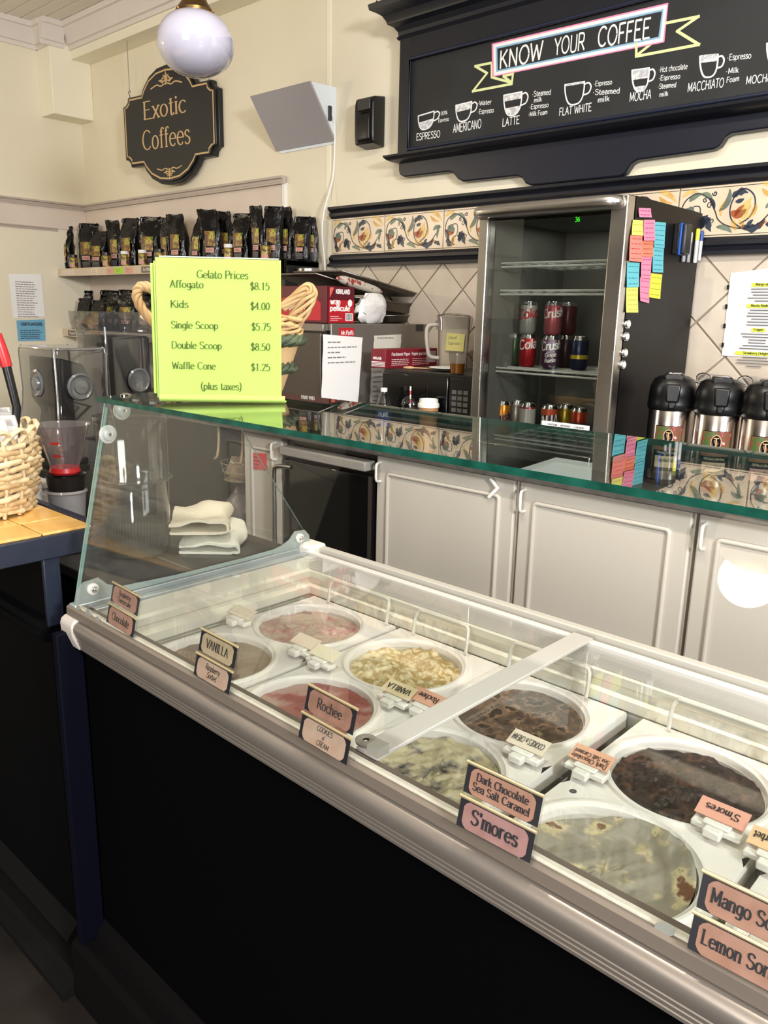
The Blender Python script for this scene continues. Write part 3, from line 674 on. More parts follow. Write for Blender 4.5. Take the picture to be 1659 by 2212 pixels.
for grp, n in (('Mango mania', 5), ('Mocha Madness', 6), ('Frappe', 6), ('Strawberry Delight', 4)):
    wt = .008*len(grp); m.add([(cxm-wt/2, c[0].y-.0062, zt-.004), (cxm+wt/2, c[0].y-.0062, zt-.004), (cxm+wt/2, c[0].y-.0062, zt+.009), (cxm-wt/2, c[0].y-.0062, zt+.009)], [(0, 1, 2, 3)], 1)
    text(m, grp, (cxm, c[0].y-.0066, zt), (1, 0, 0), (0, 0, 1), .009, align='c', nib=(.1, .06)); zt -= .014
    for i in range(n):
        w_ = random.uniform(.05, .13); m.add([(cxm-w_/2, c[0].y-.0062, zt), (cxm+w_/2, c[0].y-.0062, zt), (cxm+w_/2, c[0].y-.0062, zt+.0035), (cxm-w_/2, c[0].y-.0062, zt+.0035)], [(0, 1, 2, 3)], 2); zt -= .0105
    zt -= .008
m.build('print', [ink, yl, inkg], t, world=True, fix=False)
m = MB()
for i in range(4): 
    z = c[0].z-.05-i*.07; m.box(c[0].x-.006+i*.002, c[0].x+.002+i*.002, YB-.0205, YB-.0125, z-.008, z+.008)
m.build('tape', blackpl, t, world=True)
# ---------------------------------------------------------------- coffee shelves
ORD = 'first second third fourth fifth sixth seventh eighth ninth tenth eleventh twelfth thirteenth fourteenth fifteenth sixteenth seventeenth eighteenth nineteenth twentieth'.split()
shm = mat('black_shelf_board', '141312', .4); strip = mat('beige_label_strip', 'CDBBA4', .6)
ZS1, ZS2 = 1.765, 1.335
def shelf(z, x1, label, cards):
    s = thing('wall_shelf', label, 'shelf', (-4.6, YB-.02, z-.03))
    MB().box(XL_+.002, x1, 2.886, YB-.02, z-.028, z).build('board', shm, s, world=True, bevel=.002)
    MB().box(XL_+.002, -3.72, 2.876, 2.886, z-.05, z+.004).build('label_strip', strip, s, world=True, bevel=.001)
    for (pa, pb, c, txt) in cards:
        xa, xb = at(pa, 590 if z > 1.5 else 725, 'Y', 2.875).x, at(pb, 590 if z > 1.5 else 725, 'Y', 2.875).x
        k = MB().box(xa, xb, 2.8735, 2.876, z-.043, z-.004).build('price_card', mat(*c), s, world=True)
        mm = MB()
        if txt: text(mm, txt, ((xa+xb)/2, 2.8732, z-.032), (1, 0, 0), (0, 0, 1), .02, align='c', w=(xb-xa)*.8, nib=(.09, .05), serif=.08)
        else: scribble(mm, (xa+(xb-xa)*.2, 2.8732, z-.018), (1, 0, 0), (0, 0, 1), (xb-xa)*.6, 2, .012, .003)
        mm.build('card_print', mat('card_print_ink', '8A7C70', .8) if not txt else mat('card_print_light', 'DAD2C8', .8), k, world=True, fix=False)
    return s
pk = ('pink_card', 'D2A18C', .7); br_ = ('brown_card', '6E655C', .6); lime = ('lime_card', 'A6CF45', .7); pale = ('pale_card', 'D9CBB6', .7)
us = shelf(ZS1, -3.36, 'upper black wall shelf with beige label strip under coffee bags', [(133, 160, pale, 'Country'), (197, 211, pale, None), (231, 246, pk, None), (247, 267, lime, None), (270, 287, pk, None), (306, 345, br_, 'Ice Wine Beans')])
ls = shelf(ZS2, -3.7, 'lower black wall shelf with beige label strip under coffee bags', [(148, 183, br_, 'House Infusions'), (203, 216, pk, None)])
MB().box(-3.40, -3.36, 2.876, YB-.02, ZS1-.15, ZS1+.008).build('end_bracket', shm, us, world=True, bevel=.002)
MB().box(-3.72, -3.36, 2.876, 2.886, ZS1-.07, ZS1+.008).build('black_fascia', shm, us, world=True, bevel=.001)
# foil coffee bags: three crumple variants, unit height
foil = mat('black_foil', '050506', .16, spec=.4, bump=(16, .7))
pic = mat('coffee_picture', '5E4026', .4, var=('8E6F38', 9, 4, .40, .50, (.56, 'B5AE46'), (.62, '5A6428')))
plab = mat('pink_flavour_label', 'C08E80', .6); gpr = mat('grey_print', '4A4646', .5)
def make_bag(seed, lean, fold):
    rd = random.Random(seed); t = thing('coffee_bag', 'x', 'coffee bag', (0, 0, 0), 0, 'black foil coffee bags on the wall shelves')
    W_, D_, m = .46, .30, MB(); rings = []; N = 20
    prof = [0, .01, .1, .25, .4, .55, .66, .76, .84, .9, .95, 1.0]
    fr = {}
    for z in prof:
        k = max(0, (z-.5)/.45); d = D_/2*(1-min(1, k)**1.3*.93); w = W_/2*(1+.06*k)*(.97 if z < .02 else 1)
        xs = lean*max(0, z-.55)*1.2; ys = fold*max(0, z-.7)**1.2
        r = []
        for i in range(N):
            a = 2*PI*i/N; ca, sa = math.cos(a), math.sin(a); e = .55
            x = w*math.copysign(abs(ca)**e, ca); y = d*math.copysign(abs(sa)**e, sa)
            j = .035*(1 if .05 < z < .97 else .2)
            r.append((x+xs+rd.uniform(-j, j)*.5, y+ys+rd.uniform(-j, j), z+(rd.uniform(-.02, .02) if z > .9 else 0)))
        rings.append(r); fr[z] = min(p[1] for p in r)
    m.loft(rings); m.build('pouch', foil, t, smooth=50)
    def yf(z):
        ks = sorted(fr); 
        for a, b in zip(ks, ks[1:]):
            if a <= z <= b: return fr[a]+(fr[b]-fr[a])*(z-a)/(b-a)-.012
    def patch(x0, x1, z0, z1, dy=0):
        o = MB(); R = []
        for i in range(5):
            z = z0+(z1-z0)*i/4; R.append([(x0+lean*max(0, z-.55)*1.2, yf(z)-dy, z), (x1+lean*max(0, z-.55)*1.2, yf(z)-dy, z)])
        o.loft(R, cap=False, closed=False); return o
    patch(-.13, .13, .32, .60).build('picture_label', pic, t)
    o = patch(-.105, .105, .205, .295, .004); o.build('flavour_label', plab, t)
    o = patch(-.10, .10, .03, .17); o.build('print_panel', gpr, t)
    mm = MB(); scribble(mm, (-.08, yf(.25)-.006, .265), (1, 0, 0), (0, 0, 1), .16, 2, .03, .008); mm.build('flavour_print', ink, t, fix=False)
    return t
protos = [make_bag(3, .05, -.10), make_bag(8, -.25, .1), make_bag(21, .45, .25)]
used = [False]*3
def bag(px, wpx, top, zs, yy, var, label, rz):
    base_py = 575 if zs > 1.5 else 722
    P0 = at(px, base_py, 'Y', yy); d = (P0-CAM).dot(_f); w = wpx/FPX*d; h = at(px, top, 'Y', yy).z-zs
    sc = (w/.45, min(w/.5*1.0, .30), h)
    if not used[var]:
        used[var] = True; r = protos[var]; r.location = (P0.x, yy, zs+.001); r.rotation_euler = (0, 0, rz); r.scale = sc; r['label'] = label
        return r
    return dup(protos[var], (P0.x, yy, zs+.001), rz, label, None, sc)
ups = [(145, 36, 489, 2.97, 0), (171, 26, 490, 3.07, 0), (196, 42, 483, 3.03, 0), (219, 40, 500, 2.95, 0), (254, 30, 476, 3.0, 1), (286, 44, 472, 2.97, 0), (329, 47, 469, 2.99, 0), (362, 26, 471, 3.0, 0), (389, 42, 463, 2.97, 1),
       (428, 28, 472, 2.98, 2), (460, 40, 453, 2.97, 1), (492, 30, 457, 3.07, 1), (525, 44, 462, 2.96, 0), (560, 30, 445, 2.94, 1), (592, 40, 447, 2.98, 0), (618, 44, 448, 3.06, 1), (653, 36, 469, 3.0, 0), (674, 28, 470, 3.07, 1)]
for i, (px, wp, tp_, yy, var) in enumerate(ups):
    bag(px, wp, tp_, ZS1, yy, var, 'black foil coffee bag on the upper shelf, %s counted from the left corner' % ORD[i], math.radians(random.uniform(12, 34)))
lows = [(149, 36, 626, 2.97, 0), (184, 40, 628, 3.07, 0), (188, 34, 645, 2.95, 0), (217, 34, 650, 2.95, 0), (243, 44, 628, 3.08, 0), (282, 46, 627, 3.0, 0), (322, 44, 629, 3.02, 1)]
for i, (px, wp, tp_, yy, var) in enumerate(lows):
    bag(px, wp, tp_, ZS2, yy, var, 'black foil coffee bag on the lower shelf, %s counted from the left corner' % ORD[i], math.radians(random.uniform(12, 34)))
# small spice jars between the bags
lidw = mat('jar_lid_white', 'E4E1DC', .5); jglass = mat('jar_contents', '5A3A22', .3, var=('A89A3A', 50, 3, .45, .6))
def jar(px, zs, yy, label, k=1):
    P0 = at(px, 575 if zs > 1.5 else 722, 'Y', yy); j = thing('spice_jar', label, 'jar', (P0.x, yy, zs+.001), .5, 'small spice jars between the coffee bags')
    m = MB(); m.lathe([(.001, 0), (.026, 0), (.028, .004), (.028, .075), (.025, .08), (.001, .08)], 18); m.build('jar_body', jglass, j, smooth=40)
    m = MB(); m.lathe([(.027, .08), (.027, .098), (.025, .1), (.001, .1)], 18); m.build('lid', lidw if k else blackpl, j, smooth=40)
    m = MB(); m.lathe([(.0286, .012), (.0286, .034)], 10, a0=-PI*.75, a1=-PI*.25); m.build('label', plab, j)
for i, (px, k) in enumerate(((160, 0), (231, 0), (271, 1), (309, 1), (346, 0), (495, 1), (575, 0))):
    jar(px, ZS1, 2.915, 'small spice jar at the front of the upper shelf, %s from the left' % ORD[i], k)
for i, px in enumerate((171, 200)): jar(px, ZS2, 2.915, 'small spice jar at the front of the lower shelf, %s from the left' % ORD[i], 0)

# ---------------------------------------------------------------- back counter and the units below it
lam = mat('grey_laminate', '5C5854', .35, var=('4C4946', 20, 4, .4, .7)); cabw = mat('white_thermofoil', 'CDC6BB', .38)
ZT = .945
ct = MB().box(-5.2, .9, 2.465, YB-.005, .907, ZT).build('back_countertop', lam, bevel=.006); tag(ct, 'long grey countertop along the tiled back wall', 'countertop')
YD = 2.52
def panel_moulding(x0, x1, z0, z1, y):
    m = MB(); pts = [(x0, z0), (x1, z0), (x1, z1), (x0, z1)]
    path = [Vector((a, y, b)) for a, b in rrect(x1-x0, z1-z0, .012, 3, (x0+x1)/2, (z0+z1)/2)]
    m.tube(path, .009, 8, closed=True); return m
def d_pull(x, z0, z1, y, mt, parent, r=.006, out=.03):
    m = MB(); m.tube(crspline([(x, y, z0), (x, y-out*.8, z0+.004), (x, y-out, z0+.02), (x, y-out, (z0+z1)/2), (x, y-out, z1-.02), (x, y-out*.8, z1-.004), (x, y, z1)], 4), r, 10)
    return m.build('handle', mt, parent, world=True, smooth=60)
def cabinet(x0, x1, label, hx=.03, ztop=.90, chev=False):
    c = thing('base_cabinet', label, 'cabinet', ((x0+x1)/2, YD+.25, ZF), 0, 'white base cabinets under the back counter')
    MB().box(x0, x1, YD+.02, YB-.02, ZF, .906).build('carcass', cabw, c, world=True)
    d = MB().box(x0+.006, x1-.006, YD, YD+.019, .0, ztop).build('door', cabw, c, world=True, bevel=.006)
    panel_moulding(x0+.075, x1-.075, .07, ztop-.075, YD-.002).build('raised_moulding', cabw, d, world=True, smooth=60)
    d_pull(x0+hx, ztop-.115, ztop-.03, YD, white, d)
    if chev:
        q = [at(1060, 1034, 'Y', YD-.012), at(1075, 1054, 'Y', YD-.012), at(1056, 1074, 'Y', YD-.012)]
        m = MB(); m.tube([tuple(p) for p in q], [.008, .010, .008], 8); m.build('latch', mat('bright_white_plastic', 'F4F2EC', .3), d, world=True, smooth=60)
    return c
cabinet(-2.345, -1.615, 'white panelled base cabinet next to the black glass-door cooler', chev=True)
cabinet(-1.605, -.935, 'white panelled base cabinet in the middle of the row')
cabinet(-.925, -.25, 'white panelled base cabinet at the right of the row')
cabinet(-.24, .43, 'white panelled base cabinet past the right of the row')
nc = cabinet(-3.285, -2.975, 'narrow white cabinet door with a red note left of the cooler', hx=.26)
m = MB(); q = [at(545, 978, 'Y', YD-.004), at(574, 980, 'Y', YD-.004), at(576, 1015, 'Y', YD-.004), at(546, 1014, 'Y', YD-.004)]
m.prism([(p.x, p.z) for p in q], 'Y', YD-.004, YD-.001)
nt_ = tag(m.build('sticky_note', mat('red_note', 'D8545A', .8)), 'red sticky note on the narrow white cabinet door', 'note')
m = MB(); scribble(m, q[0]+Vector((.01, -.0003, -.02)), (1, 0, 0), (0, 0, 1), .05, 4, .018, .005); m.build('handwriting', ink, nt_, fix=False)
# black under-counter cooler
uc = thing('undercounter_cooler', 'black glass-door cooler under the counter with steel handle', 'cooler', (-2.66, 2.8, ZF))
MB().box(-2.968, -2.352, YD+.03, YB-.02, ZF, .906).build('cabinet_body', blackpl, uc, world=True)
dr = MB().box(-2.962, -2.357, YD-.012, YD+.028, .0, .80).build('door', mat('black_glass_door', '101112', .07, spec=.6), uc, world=True, bevel=.006)
MB().box(-2.375, -2.357, YD-.016, YD-.012, .0, .80).build('door_edge_strip', mat('brown_edge', '3A332E', .4), dr, world=True)
MB().box(-2.94, -2.365, YD-.05, YD+.02, .825, .868).build('ledge', mat('grey_ledge', '9B9690', .4), uc, world=True, bevel=.006)
m = MB(); m.tube(crspline([(-2.90, YD-.012, .765), (-2.955, YD-.05, .765), (-2.975, YD-.055, .735), (-2.975, YD-.055, .55), (-2.975, YD-.055, .38), (-2.955, YD-.05, .35), (-2.90, YD-.012, .35)], 6), .012, 12); m.build('handle', steel, uc, world=True, smooth=60)
# open bay left of the narrow door with hanging wire basket of sachets
bay = MB(); bay.box(-5.2, -3.29, YD+.25, YB-.02, ZF, .906); bo = tag(bay.build('open_bay_unit', mat('dark_bay', '090909', .7, spec=.1)), 'dark open bay under the far left of the counter', 'shelf unit')
hb = thing('hanging_wire_basket', 'small wire basket of paper sachets hanging in the dark bay', 'basket', (-3.43, 2.62, .60))
m = MB()
for z, r in ((.70, .13), (.655, .12), (.61, .10)): m.tube([(-3.43+r*math.cos(a*PI/10), 2.62+r*.8*math.sin(a*PI/10), z) for a in range(20)], .003, 6, closed=True)
for a in range(8):
    t = a*PI/4; m.tube([(-3.43+.10*math.cos(t), 2.62+.08*math.sin(t), .61), (-3.43+.13*math.cos(t), 2.62+.104*math.sin(t), .70)], .0025, 5)
m.build('wire_cage', mat('tan_wire', '8C7B62', .5), hb, world=True, smooth=60)
m = MB()
for sx in (-.12, .09): m.tube(crspline([(-3.43+sx, 2.56, .905), (-3.43+sx+.01, 2.55, .80), (-3.43+sx, 2.545, .73), (-3.43+sx-.03, 2.55, .71)], 6), .007, 8)
m.build('hook', mat('tan_hook', 'B79C7E', .5), hb, world=True, smooth=60)
MB().lathe([(.001, 0), (.10, 0)], 20, c=(-3.43, 2.62, .609)).build('basket_floor', MATS['tan_wire'], hb, world=True)
kr = mat('kraft_sachet', 'A08B70', .6); 
for i in range(5):
    x = -3.52+i*.042; s = thing('paper_sachet', 'brown paper sachet in the hanging wire basket, %s from the left' % ORD[i], 'sachet', (x, 2.60, .615), .3+.1*i, 'sachets in the hanging basket')
    m = MB(); m.prism([(-.03, 0), (.03, 0), (.03, .10), (.0, .13+.01*(i % 2)), (-.03, .11)], 'Y', -.004, .004); m.xf(Matrix.Rotation(.45, 4, 'Y')); m.build('packet', kr, s, bevel=.002)
    m = MB(); m.add([(-.026, -.0052, .08), (.026, -.0052, .08), (.026, -.0052, .086), (-.026, -.0052, .086)], [(0, 1, 2, 3)]); m.xf(Matrix.Rotation(.45, 4, 'Y')); m.build('seal_line', paper, s)
MB().box(-3.62, -3.29, 2.53, 2.77, .265, .2985).build('lower_shelf', MATS['dark_bay'], bo)
pb = thing('plastic_sack', 'crumpled clear plastic sack of packets under the wire basket', 'bag', (-3.455, 2.63, .30))
m = MB(); rd = random.Random(5); rings = []
for i in range(9):
    z = i/8; r0 = .13*math.sin(PI*min(.96, .15+z*.8))
    rings.append([((r0+rd.uniform(-.018, .018))*math.cos(a*2*PI/16), (r0*.7+rd.uniform(-.015, .015))*math.sin(a*2*PI/16), z*.26) for a in range(16)])
m.loft(rings); m.build('sack', mat('grey_plastic_film', '6E6864', .25, var=('8B4A45', 14, 3, .55, .7), bump=(40, .6)), pb, smooth=50)
# ---------------------------------------------------------------- display fridge on the back counter
FX0, FX1, FY0, FZ0, FZ1 = -1.832, -1.253, 2.50, .985, 1.885
fr_ = thing('display_fridge', 'countertop glass-door drinks fridge with steel frame and black sides', 'fridge', (-1.54, 2.8, ZT))
fin = mat('fridge_liner', '6F6E68', .5); fsid = mat('fridge_black_side', '0A0A0B', .38, spec=.18, bump=(60, .05))
m = MB(); t_ = .03
m.box(FX0, FX0+t_, FY0+.055, 3.10, FZ0, FZ1); m.box(FX1-t_, FX1, FY0+.055, 3.10, FZ0, FZ1); m.box(FX0+t_, FX1-t_, FY0+.055, 3.10, FZ1-.05, FZ1); m.box(FX0+t_, FX1-t_, FY0+.055, 3.10, FZ0, FZ0+.05); m.box(FX0+t_, FX1-t_, 3.07, 3.10, FZ0+.05, FZ1-.05)
m.build('cabinet', fsid, fr_, world=True)
m = MB(); m.box(FX0+t_, FX0+t_+.006, FY0+.06, 3.07, FZ0+.05, FZ1-.05); m.box(FX1-t_-.006, FX1-t_, FY0+.06, 3.07, FZ0+.05, FZ1-.05); m.box(FX0+t_, FX1-t_, 3.062, 3.07, FZ0+.05, FZ1-.05)
m.build('inner_liner', fin, fr_, world=True)
for sx in (FX0+.05, FX1-.05):
    for sy in (2.62, 3.02): MB().lathe([(.018, 0), (.018, FZ0-ZT)], 12, c=(sx, sy, ZT+.0005), cap0=True, cap1=True).build('foot', blackpl, fr_, world=True)
m = MB(); m.box(FX0, -1.793, FY0, FY0+.05, FZ0, FZ1); m.box(-1.311, FX1, FY0, FY0+.05, FZ0, FZ1); m.box(-1.793, -1.311, FY0, FY0+.05, 1.845, FZ1); m.box(-1.793, -1.311, FY0, FY0+.05, FZ0, 1.03)
d = m.build('door_frame', steel, fr_, world=True, bevel=.004)
m = MB(); m.box(-1.793, -1.311, FY0+.012, FY0+.018, 1.03, 1.845); m.build('door_glass', glass('fridge_glass', (.80, .81, .79), .06), d, world=True)
m = MB(); m.tube(crspline([(FX0-.004, FY0+.02, 1.862), (FX0+.006, FY0-.012, 1.862), (FX0+.06, FY0-.028, 1.862), (-1.54, FY0-.03, 1.862), (FX1-.08, FY0-.028, 1.862), (FX1-.035, FY0-.012, 1.862), (FX1-.03, FY0+.02, 1.862)], 8), .02, 12, flat=1.1); m.build('top_handle_rail', steel, d, world=True, smooth=60)
m = MB(); text(m, '36', (at(1242, 479, 'Y', FY0+.03).x, FY0+.03, at(1242, 479, 'Y', FY0+.03).z), (1, 0, 0), (0, 0, 1), .0145, nib=(.06, .06)); m.build('temperature_digits', mat('green_led', '20FF30', .5, emit=('30FF20', 1.6)), fr_, world=True, fix=False)
MB().box(FX0+.03, FX1-.13, 2.62, 3.05, FZ1+.0, FZ1+.02).build('top_cap', fsid, fr_, world=True)
def shelf_z(py): return at(1180, py, 'Y', 2.62).z
sh_z = [shelf_z(567), shelf_z(628), shelf_z(801)]
for z in sh_z:
    m = MB(); 
    for y in (2.60, 2.68, 2.76, 2.84, 2.92, 3.0): m.tube([(FX0+.04, y, z), (FX1-.04, y, z)], .0035, 6)
    for i in range(9):
        x = FX0+.06+i*.055; m.tube([(x, 2.60, z-.004), (x, 3.03, z-.004)], .002, 5)
    m.tube([(FX0+.04, 2.60, z-.014), (FX1-.04, 2.60, z-.014)], .004, 6)
    m.build('wire_shelf', mat('white_wire', 'C9C9C4', .4), fr_, world=True, smooth=60)
MB().box(at(1170, 912, 'Y', FY0-.002).x, at(1273, 925, 'Y', FY0-.002).x, FY0-.0012, FY0-.0002, at(1170, 920, 'Y', FY0-.002).z-.012, at(1170, 908, 'Y', FY0-.002).z).build('warning_label', paper, d, world=True)
m = MB(); a = at(1176, 915, 'Y', FY0-.002); 
for i, s in enumerate(('CAUTION', 'AVERTISSEMENT', 'CUIDADO')): text(m, s, (a.x+.012+i*.053, FY0-.0016, a.z-.003), (1, 0, 0), (0, 0, 1), .006, w=.04, nib=(.1, .08)); scribble(m, (a.x+.012+i*.053, FY0-.0016, a.z-.01), (1, 0, 0), (0, 0, 1), .045, 3, .005, .002)
m.build('warning_print', ink, d, world=True, fix=False)
fl = bpy.data.lights.new('fridge_lamp', 'AREA'); fl.shape = 'RECTANGLE'; fl.size = .40; fl.size_y = .34; fl.energy = .45; fl.color = (.95, 1.0, .9)
fo = bpy.data.objects.new('fridge_lamp', fl); COL.objects.link(fo); fo.parent = fr_; fo.location = (0, .02, .884)
# drink cans
canm = {}
def can(px, base_z, yy, colour, label, txt=None, tcol='EFECE8', band=None, hh=.122, tang=-.78, second=None):
    P0 = at(px, 760, 'Y', yy); c = thing('drink_can', label, 'can', (P0.x, yy, base_z), 0, 'drink cans in the glass-door fridge')
    m = MB(); m.lathe([(.001, .004), (.024, 0), (.027, .003), (.033, .012), (.033, hh-.014), (.0275, hh-.003), (.0275, hh), (.025, hh-.002), (.024, hh-.006), (.001, hh-.006)], 24)
    for i in range(len(m.f)): m.m[i] = 1 if i >= 24*4 else 0
    m.build('can_body', [mat('can_'+colour, colour, .28, .5), chrome], c, smooth=40)
    if band:
        o = MB(); o.lathe([(.0333, band[1]), (.0333, band[2])], 24); o.build('colour_band', mat('can_'+band[0], band[0], .3, .3), c, smooth=60)
    if txt:
        o = MB()
        for j, (s, z, h_) in enumerate(txt):
            text(o, s, None, None, None, h_, align='c', nib=(.10, .07), fmap=lambda X, Y, z=z: Vector((.0337*math.sin(X/.0337+.52), -.0337*math.cos(X/.0337+.52), z+Y+.12*X)))
        o.build('can_lettering', mat('canprint_'+tcol, tcol, .5), c, fix=False)
    return c
zb0 = FZ0+.051; z3 = sh_z[2]+.005
can(1092, zb0, 2.68, 'D8862A', 'orange soda can at the left of the fridge floor', [('Crush', .06, .03)], '2A2A55', hh=.135)
can(1124, zb0, 2.74, 'A8A29A', 'silver can beside the orange soda on the fridge floor', hh=.135)
can(1148, zb0, 2.66, '93353F', 'dark red slim can with white print on the fridge floor', [('SPARKLING', .03, .012)], hh=.14, band=('B9B4AE', .05, .12))
can(1197, zb0, 2.66, '4E2836', 'maroon can with big white AHA lettering on the fridge floor', [('AHA', .07, .034)], hh=.14, band=('C4553A', .105, .128))
can(1232, zb0, 2.74, 'B99A2F', 'yellow-topped can behind the AHA can in the fridge', hh=.14, band=('23284A', .02, .07))
can(1263, zb0, 2.68, 'B5462B', 'dark can with orange top at the right of the fridge floor', hh=.14, band=('1D2230', .012, .085))
can(1112, z3, 2.75, '4F6B4A', 'green can half hidden behind the red cola in the fridge')
can(1140, z3, 2.70, 'B3262B', 'red cola can on the fridge middle shelf', [('Cola', .07, .034)])
can(1190, z3, 2.68, '5A2F55', 'purple grape soda can on the fridge middle shelf', [('Crush', .072, .03), ('Grape', .045, .014), ('Raisin', .025, .014)])
can(1252, z3, 2.72, '2B3350', 'dark blue can with yellow mark at the right of the middle shelf', band=('C9B33A', .04, .055))
can(1222, z3, 2.80, '44303A', 'dim brown can behind the grape soda in the fridge')
z4 = z3+.1235
can(1137, z4, 2.70, 'B4B2AC', 'silver diet cola can stacked on the red cola', [('Coke', .06, .036)], 'C02A35')
can(1190, z4, 2.68, 'B86068', 'pink cream soda can stacked on the grape soda', [('Crush', .066, .03)])
can(1222, z4, 2.80, '6B3B3B', 'dim red can stacked behind the pink soda')
# round magnets, sticky notes, eraser and markers on the black side
XS = FX1
for i, (px, py) in enumerate(((1353, 700), (1350, 727), (1347, 762), (1343, 788))):
    p = at(px, py, 'X', XS); g = thing('round_magnet', 'round silver magnet on the fridge side, %s from the top' % ORD[i], 'magnet', (XS, p.y, p.z), 0, 'round silver magnets')
    m = MB(); m.lathe([(.0165, 0.0005), (.0165, .006), (.014, .009), (.001, .009)], 20, cap0=True); m.xf(Matrix.Rotation(PI/2, 4, 'Y')); m.build('rim', chrome, g, smooth=40)
    m = MB(); m.lathe([(.010, .009), (.009, .012), (.001, .0125)], 16); m.xf(Matrix.Rotation(PI/2, 4, 'Y')); m.build('pearl_centre', white, g, smooth=40)
NC = {'p': mat('note_pink', 'F08CAB', .8), 'c': mat('note_coral', 'F28A7E', .8), 'b': mat('note_blue', '68BFCB', .8), 'y': mat('note_yellow', 'E3E873', .8), 'o': mat('note_orange', 'EE8468', .8), 'yy': mat('note_deep_yellow', 'DDDE4A', .8)}
notes = [('p', 'small pink sticky note taped at the top of the fridge side', (1379, 449, 1405, 450, 1405, 470, 1378, 469)),
 ('y', 'yellow sticky note at the top left of the note cluster', (1366, 475, 1388, 476, 1386, 509, 1361, 508)),
 ('p', 'pink sticky note at the top of the middle note column', (1389, 475, 1413, 475, 1411, 520, 1387, 520)),
 ('b', 'tall blue sticky note at the top right of the note cluster', (1412, 479, 1438, 481, 1432, 536, 1410, 534)),
 ('b', 'lower blue sticky note hanging under the tall blue one', (1410, 534, 1433, 536, 1429, 589, 1406, 588)),
 ('c', 'coral sticky note below the top left yellow one', (1360, 508, 1386, 509, 1383, 566, 1355, 564)),
 ('o', 'orange sticky note in the middle note column', (1387, 520, 1411, 520, 1408, 555, 1384, 554)),
 ('p', 'pink sticky note below the orange one in the middle column', (1385, 553, 1407, 553, 1402, 602, 1381, 600)),
 ('p', 'lowest pink sticky note with a curled corner', (1381, 598, 1403, 600, 1398, 655, 1379, 650)),
 ('b', 'blue sticky note below the coral one on the left', (1354, 566, 1381, 568, 1377, 620, 1351, 621)),
 ('y', 'pale yellow sticky note at the bottom left of the cluster', (1352, 620, 1377, 619, 1375, 675, 1349, 675)),
 ('yy', 'deep yellow sticky note at the bottom right of the cluster', (1405, 590, 1429, 593, 1422, 646, 1398, 642))]
for i, (c, lb, q) in enumerate(notes):
    P4 = [at(q[j], q[j+1], 'X', XS) for j in (0, 2, 4, 6)]; ctr = sum(P4, Vector())/4
    n = thing('sticky_note', lb, 'note', tuple(ctr), 0, 'sticky notes on the fridge side')
    m = MB(); rows = []
    for r in range(5):
        a = P4[0].lerp(P4[3], r/4); b = P4[1].lerp(P4[2], r/4); dx = .001+.0008*(i % 3)+(.004*(r/4)**2)
        rows.append([(XS+dx, p.y, p.z) for p in (a, a.lerp(b, .5), b)])
    m.loft(rows, cap=False, closed=False); 
    bk = len(m.v); m.v += [v+Vector((.0006, 0, 0)) for v in m.v]; m.f += [[bk+k for k in f] for f in m.f]; m.m = [0]*len(m.f)
    m.build('note_sheet', NC[c], n, world=True, smooth=60)
    mm = MB(); h_ = P4[0].z-P4[3].z; w_ = P4[1].y-P4[0].y; N_ = max(2, int(h_/.016))
    for k in range(N_):
        tt = (k+.7)/(N_+.3); a = P4[0].lerp(P4[3], tt); b = P4[1].lerp(P4[2], tt); dx = .001+.0008*(i % 3)+(.004*tt**2)+.0012
        x = .12
        while x < .85:
            l = random.uniform(.1, .28); e = min(x+l, .9); pa = a.lerp(b, x); pb_ = a.lerp(b, e)
            mm.add([(XS+dx, pa.y, pa.z-.0012), (XS+dx, pb_.y, pb_.z-.0012), (XS+dx, pb_.y, pb_.z+.0012), (XS+dx, pa.y, pa.z+.0012)], [(0, 1, 2, 3)]); x = e+.06
    mm.build('handwriting', mat('note_ink_'+c, {'p': 'A84A78', 'c': 'B04038', 'b': '2F7F96', 'y': 'B4B238', 'o': '9A3A28', 'yy': 'A2A22C'}[c], .8), n, world=True, fix=False)
p0_ = at(1452, 482, 'X', XS); p1_ = at(1488, 556, 'X', XS)
er = thing('board_eraser', 'black and blue whiteboard eraser stuck to the fridge side', 'eraser', (XS, p0_.y, p1_.z))
ya, yb_ = at(1466, 520, 'X', XS+.03).y, at(1495, 520, 'X', XS+.03).y
za, zb_ = p1_.z, p0_.z
ya = p0_.y+.02; yb_ = ya+.052
MB().box(XS-.0004, XS+.022, ya, yb_, za, zb_).build('felt_pad', blackpl, er, world=True, bevel=.003)
MB().box(XS+.022, XS+.030, ya-.002, yb_+.002, za-.002, zb_+.002).build('blue_body', mat('blue_plastic', '1F4FA8', .4), er, world=True, bevel=.002)
MB().box(XS+.030, XS+.046, ya, yb_, za, zb_).build('grip', charcoal, er, world=True, bevel=.006)
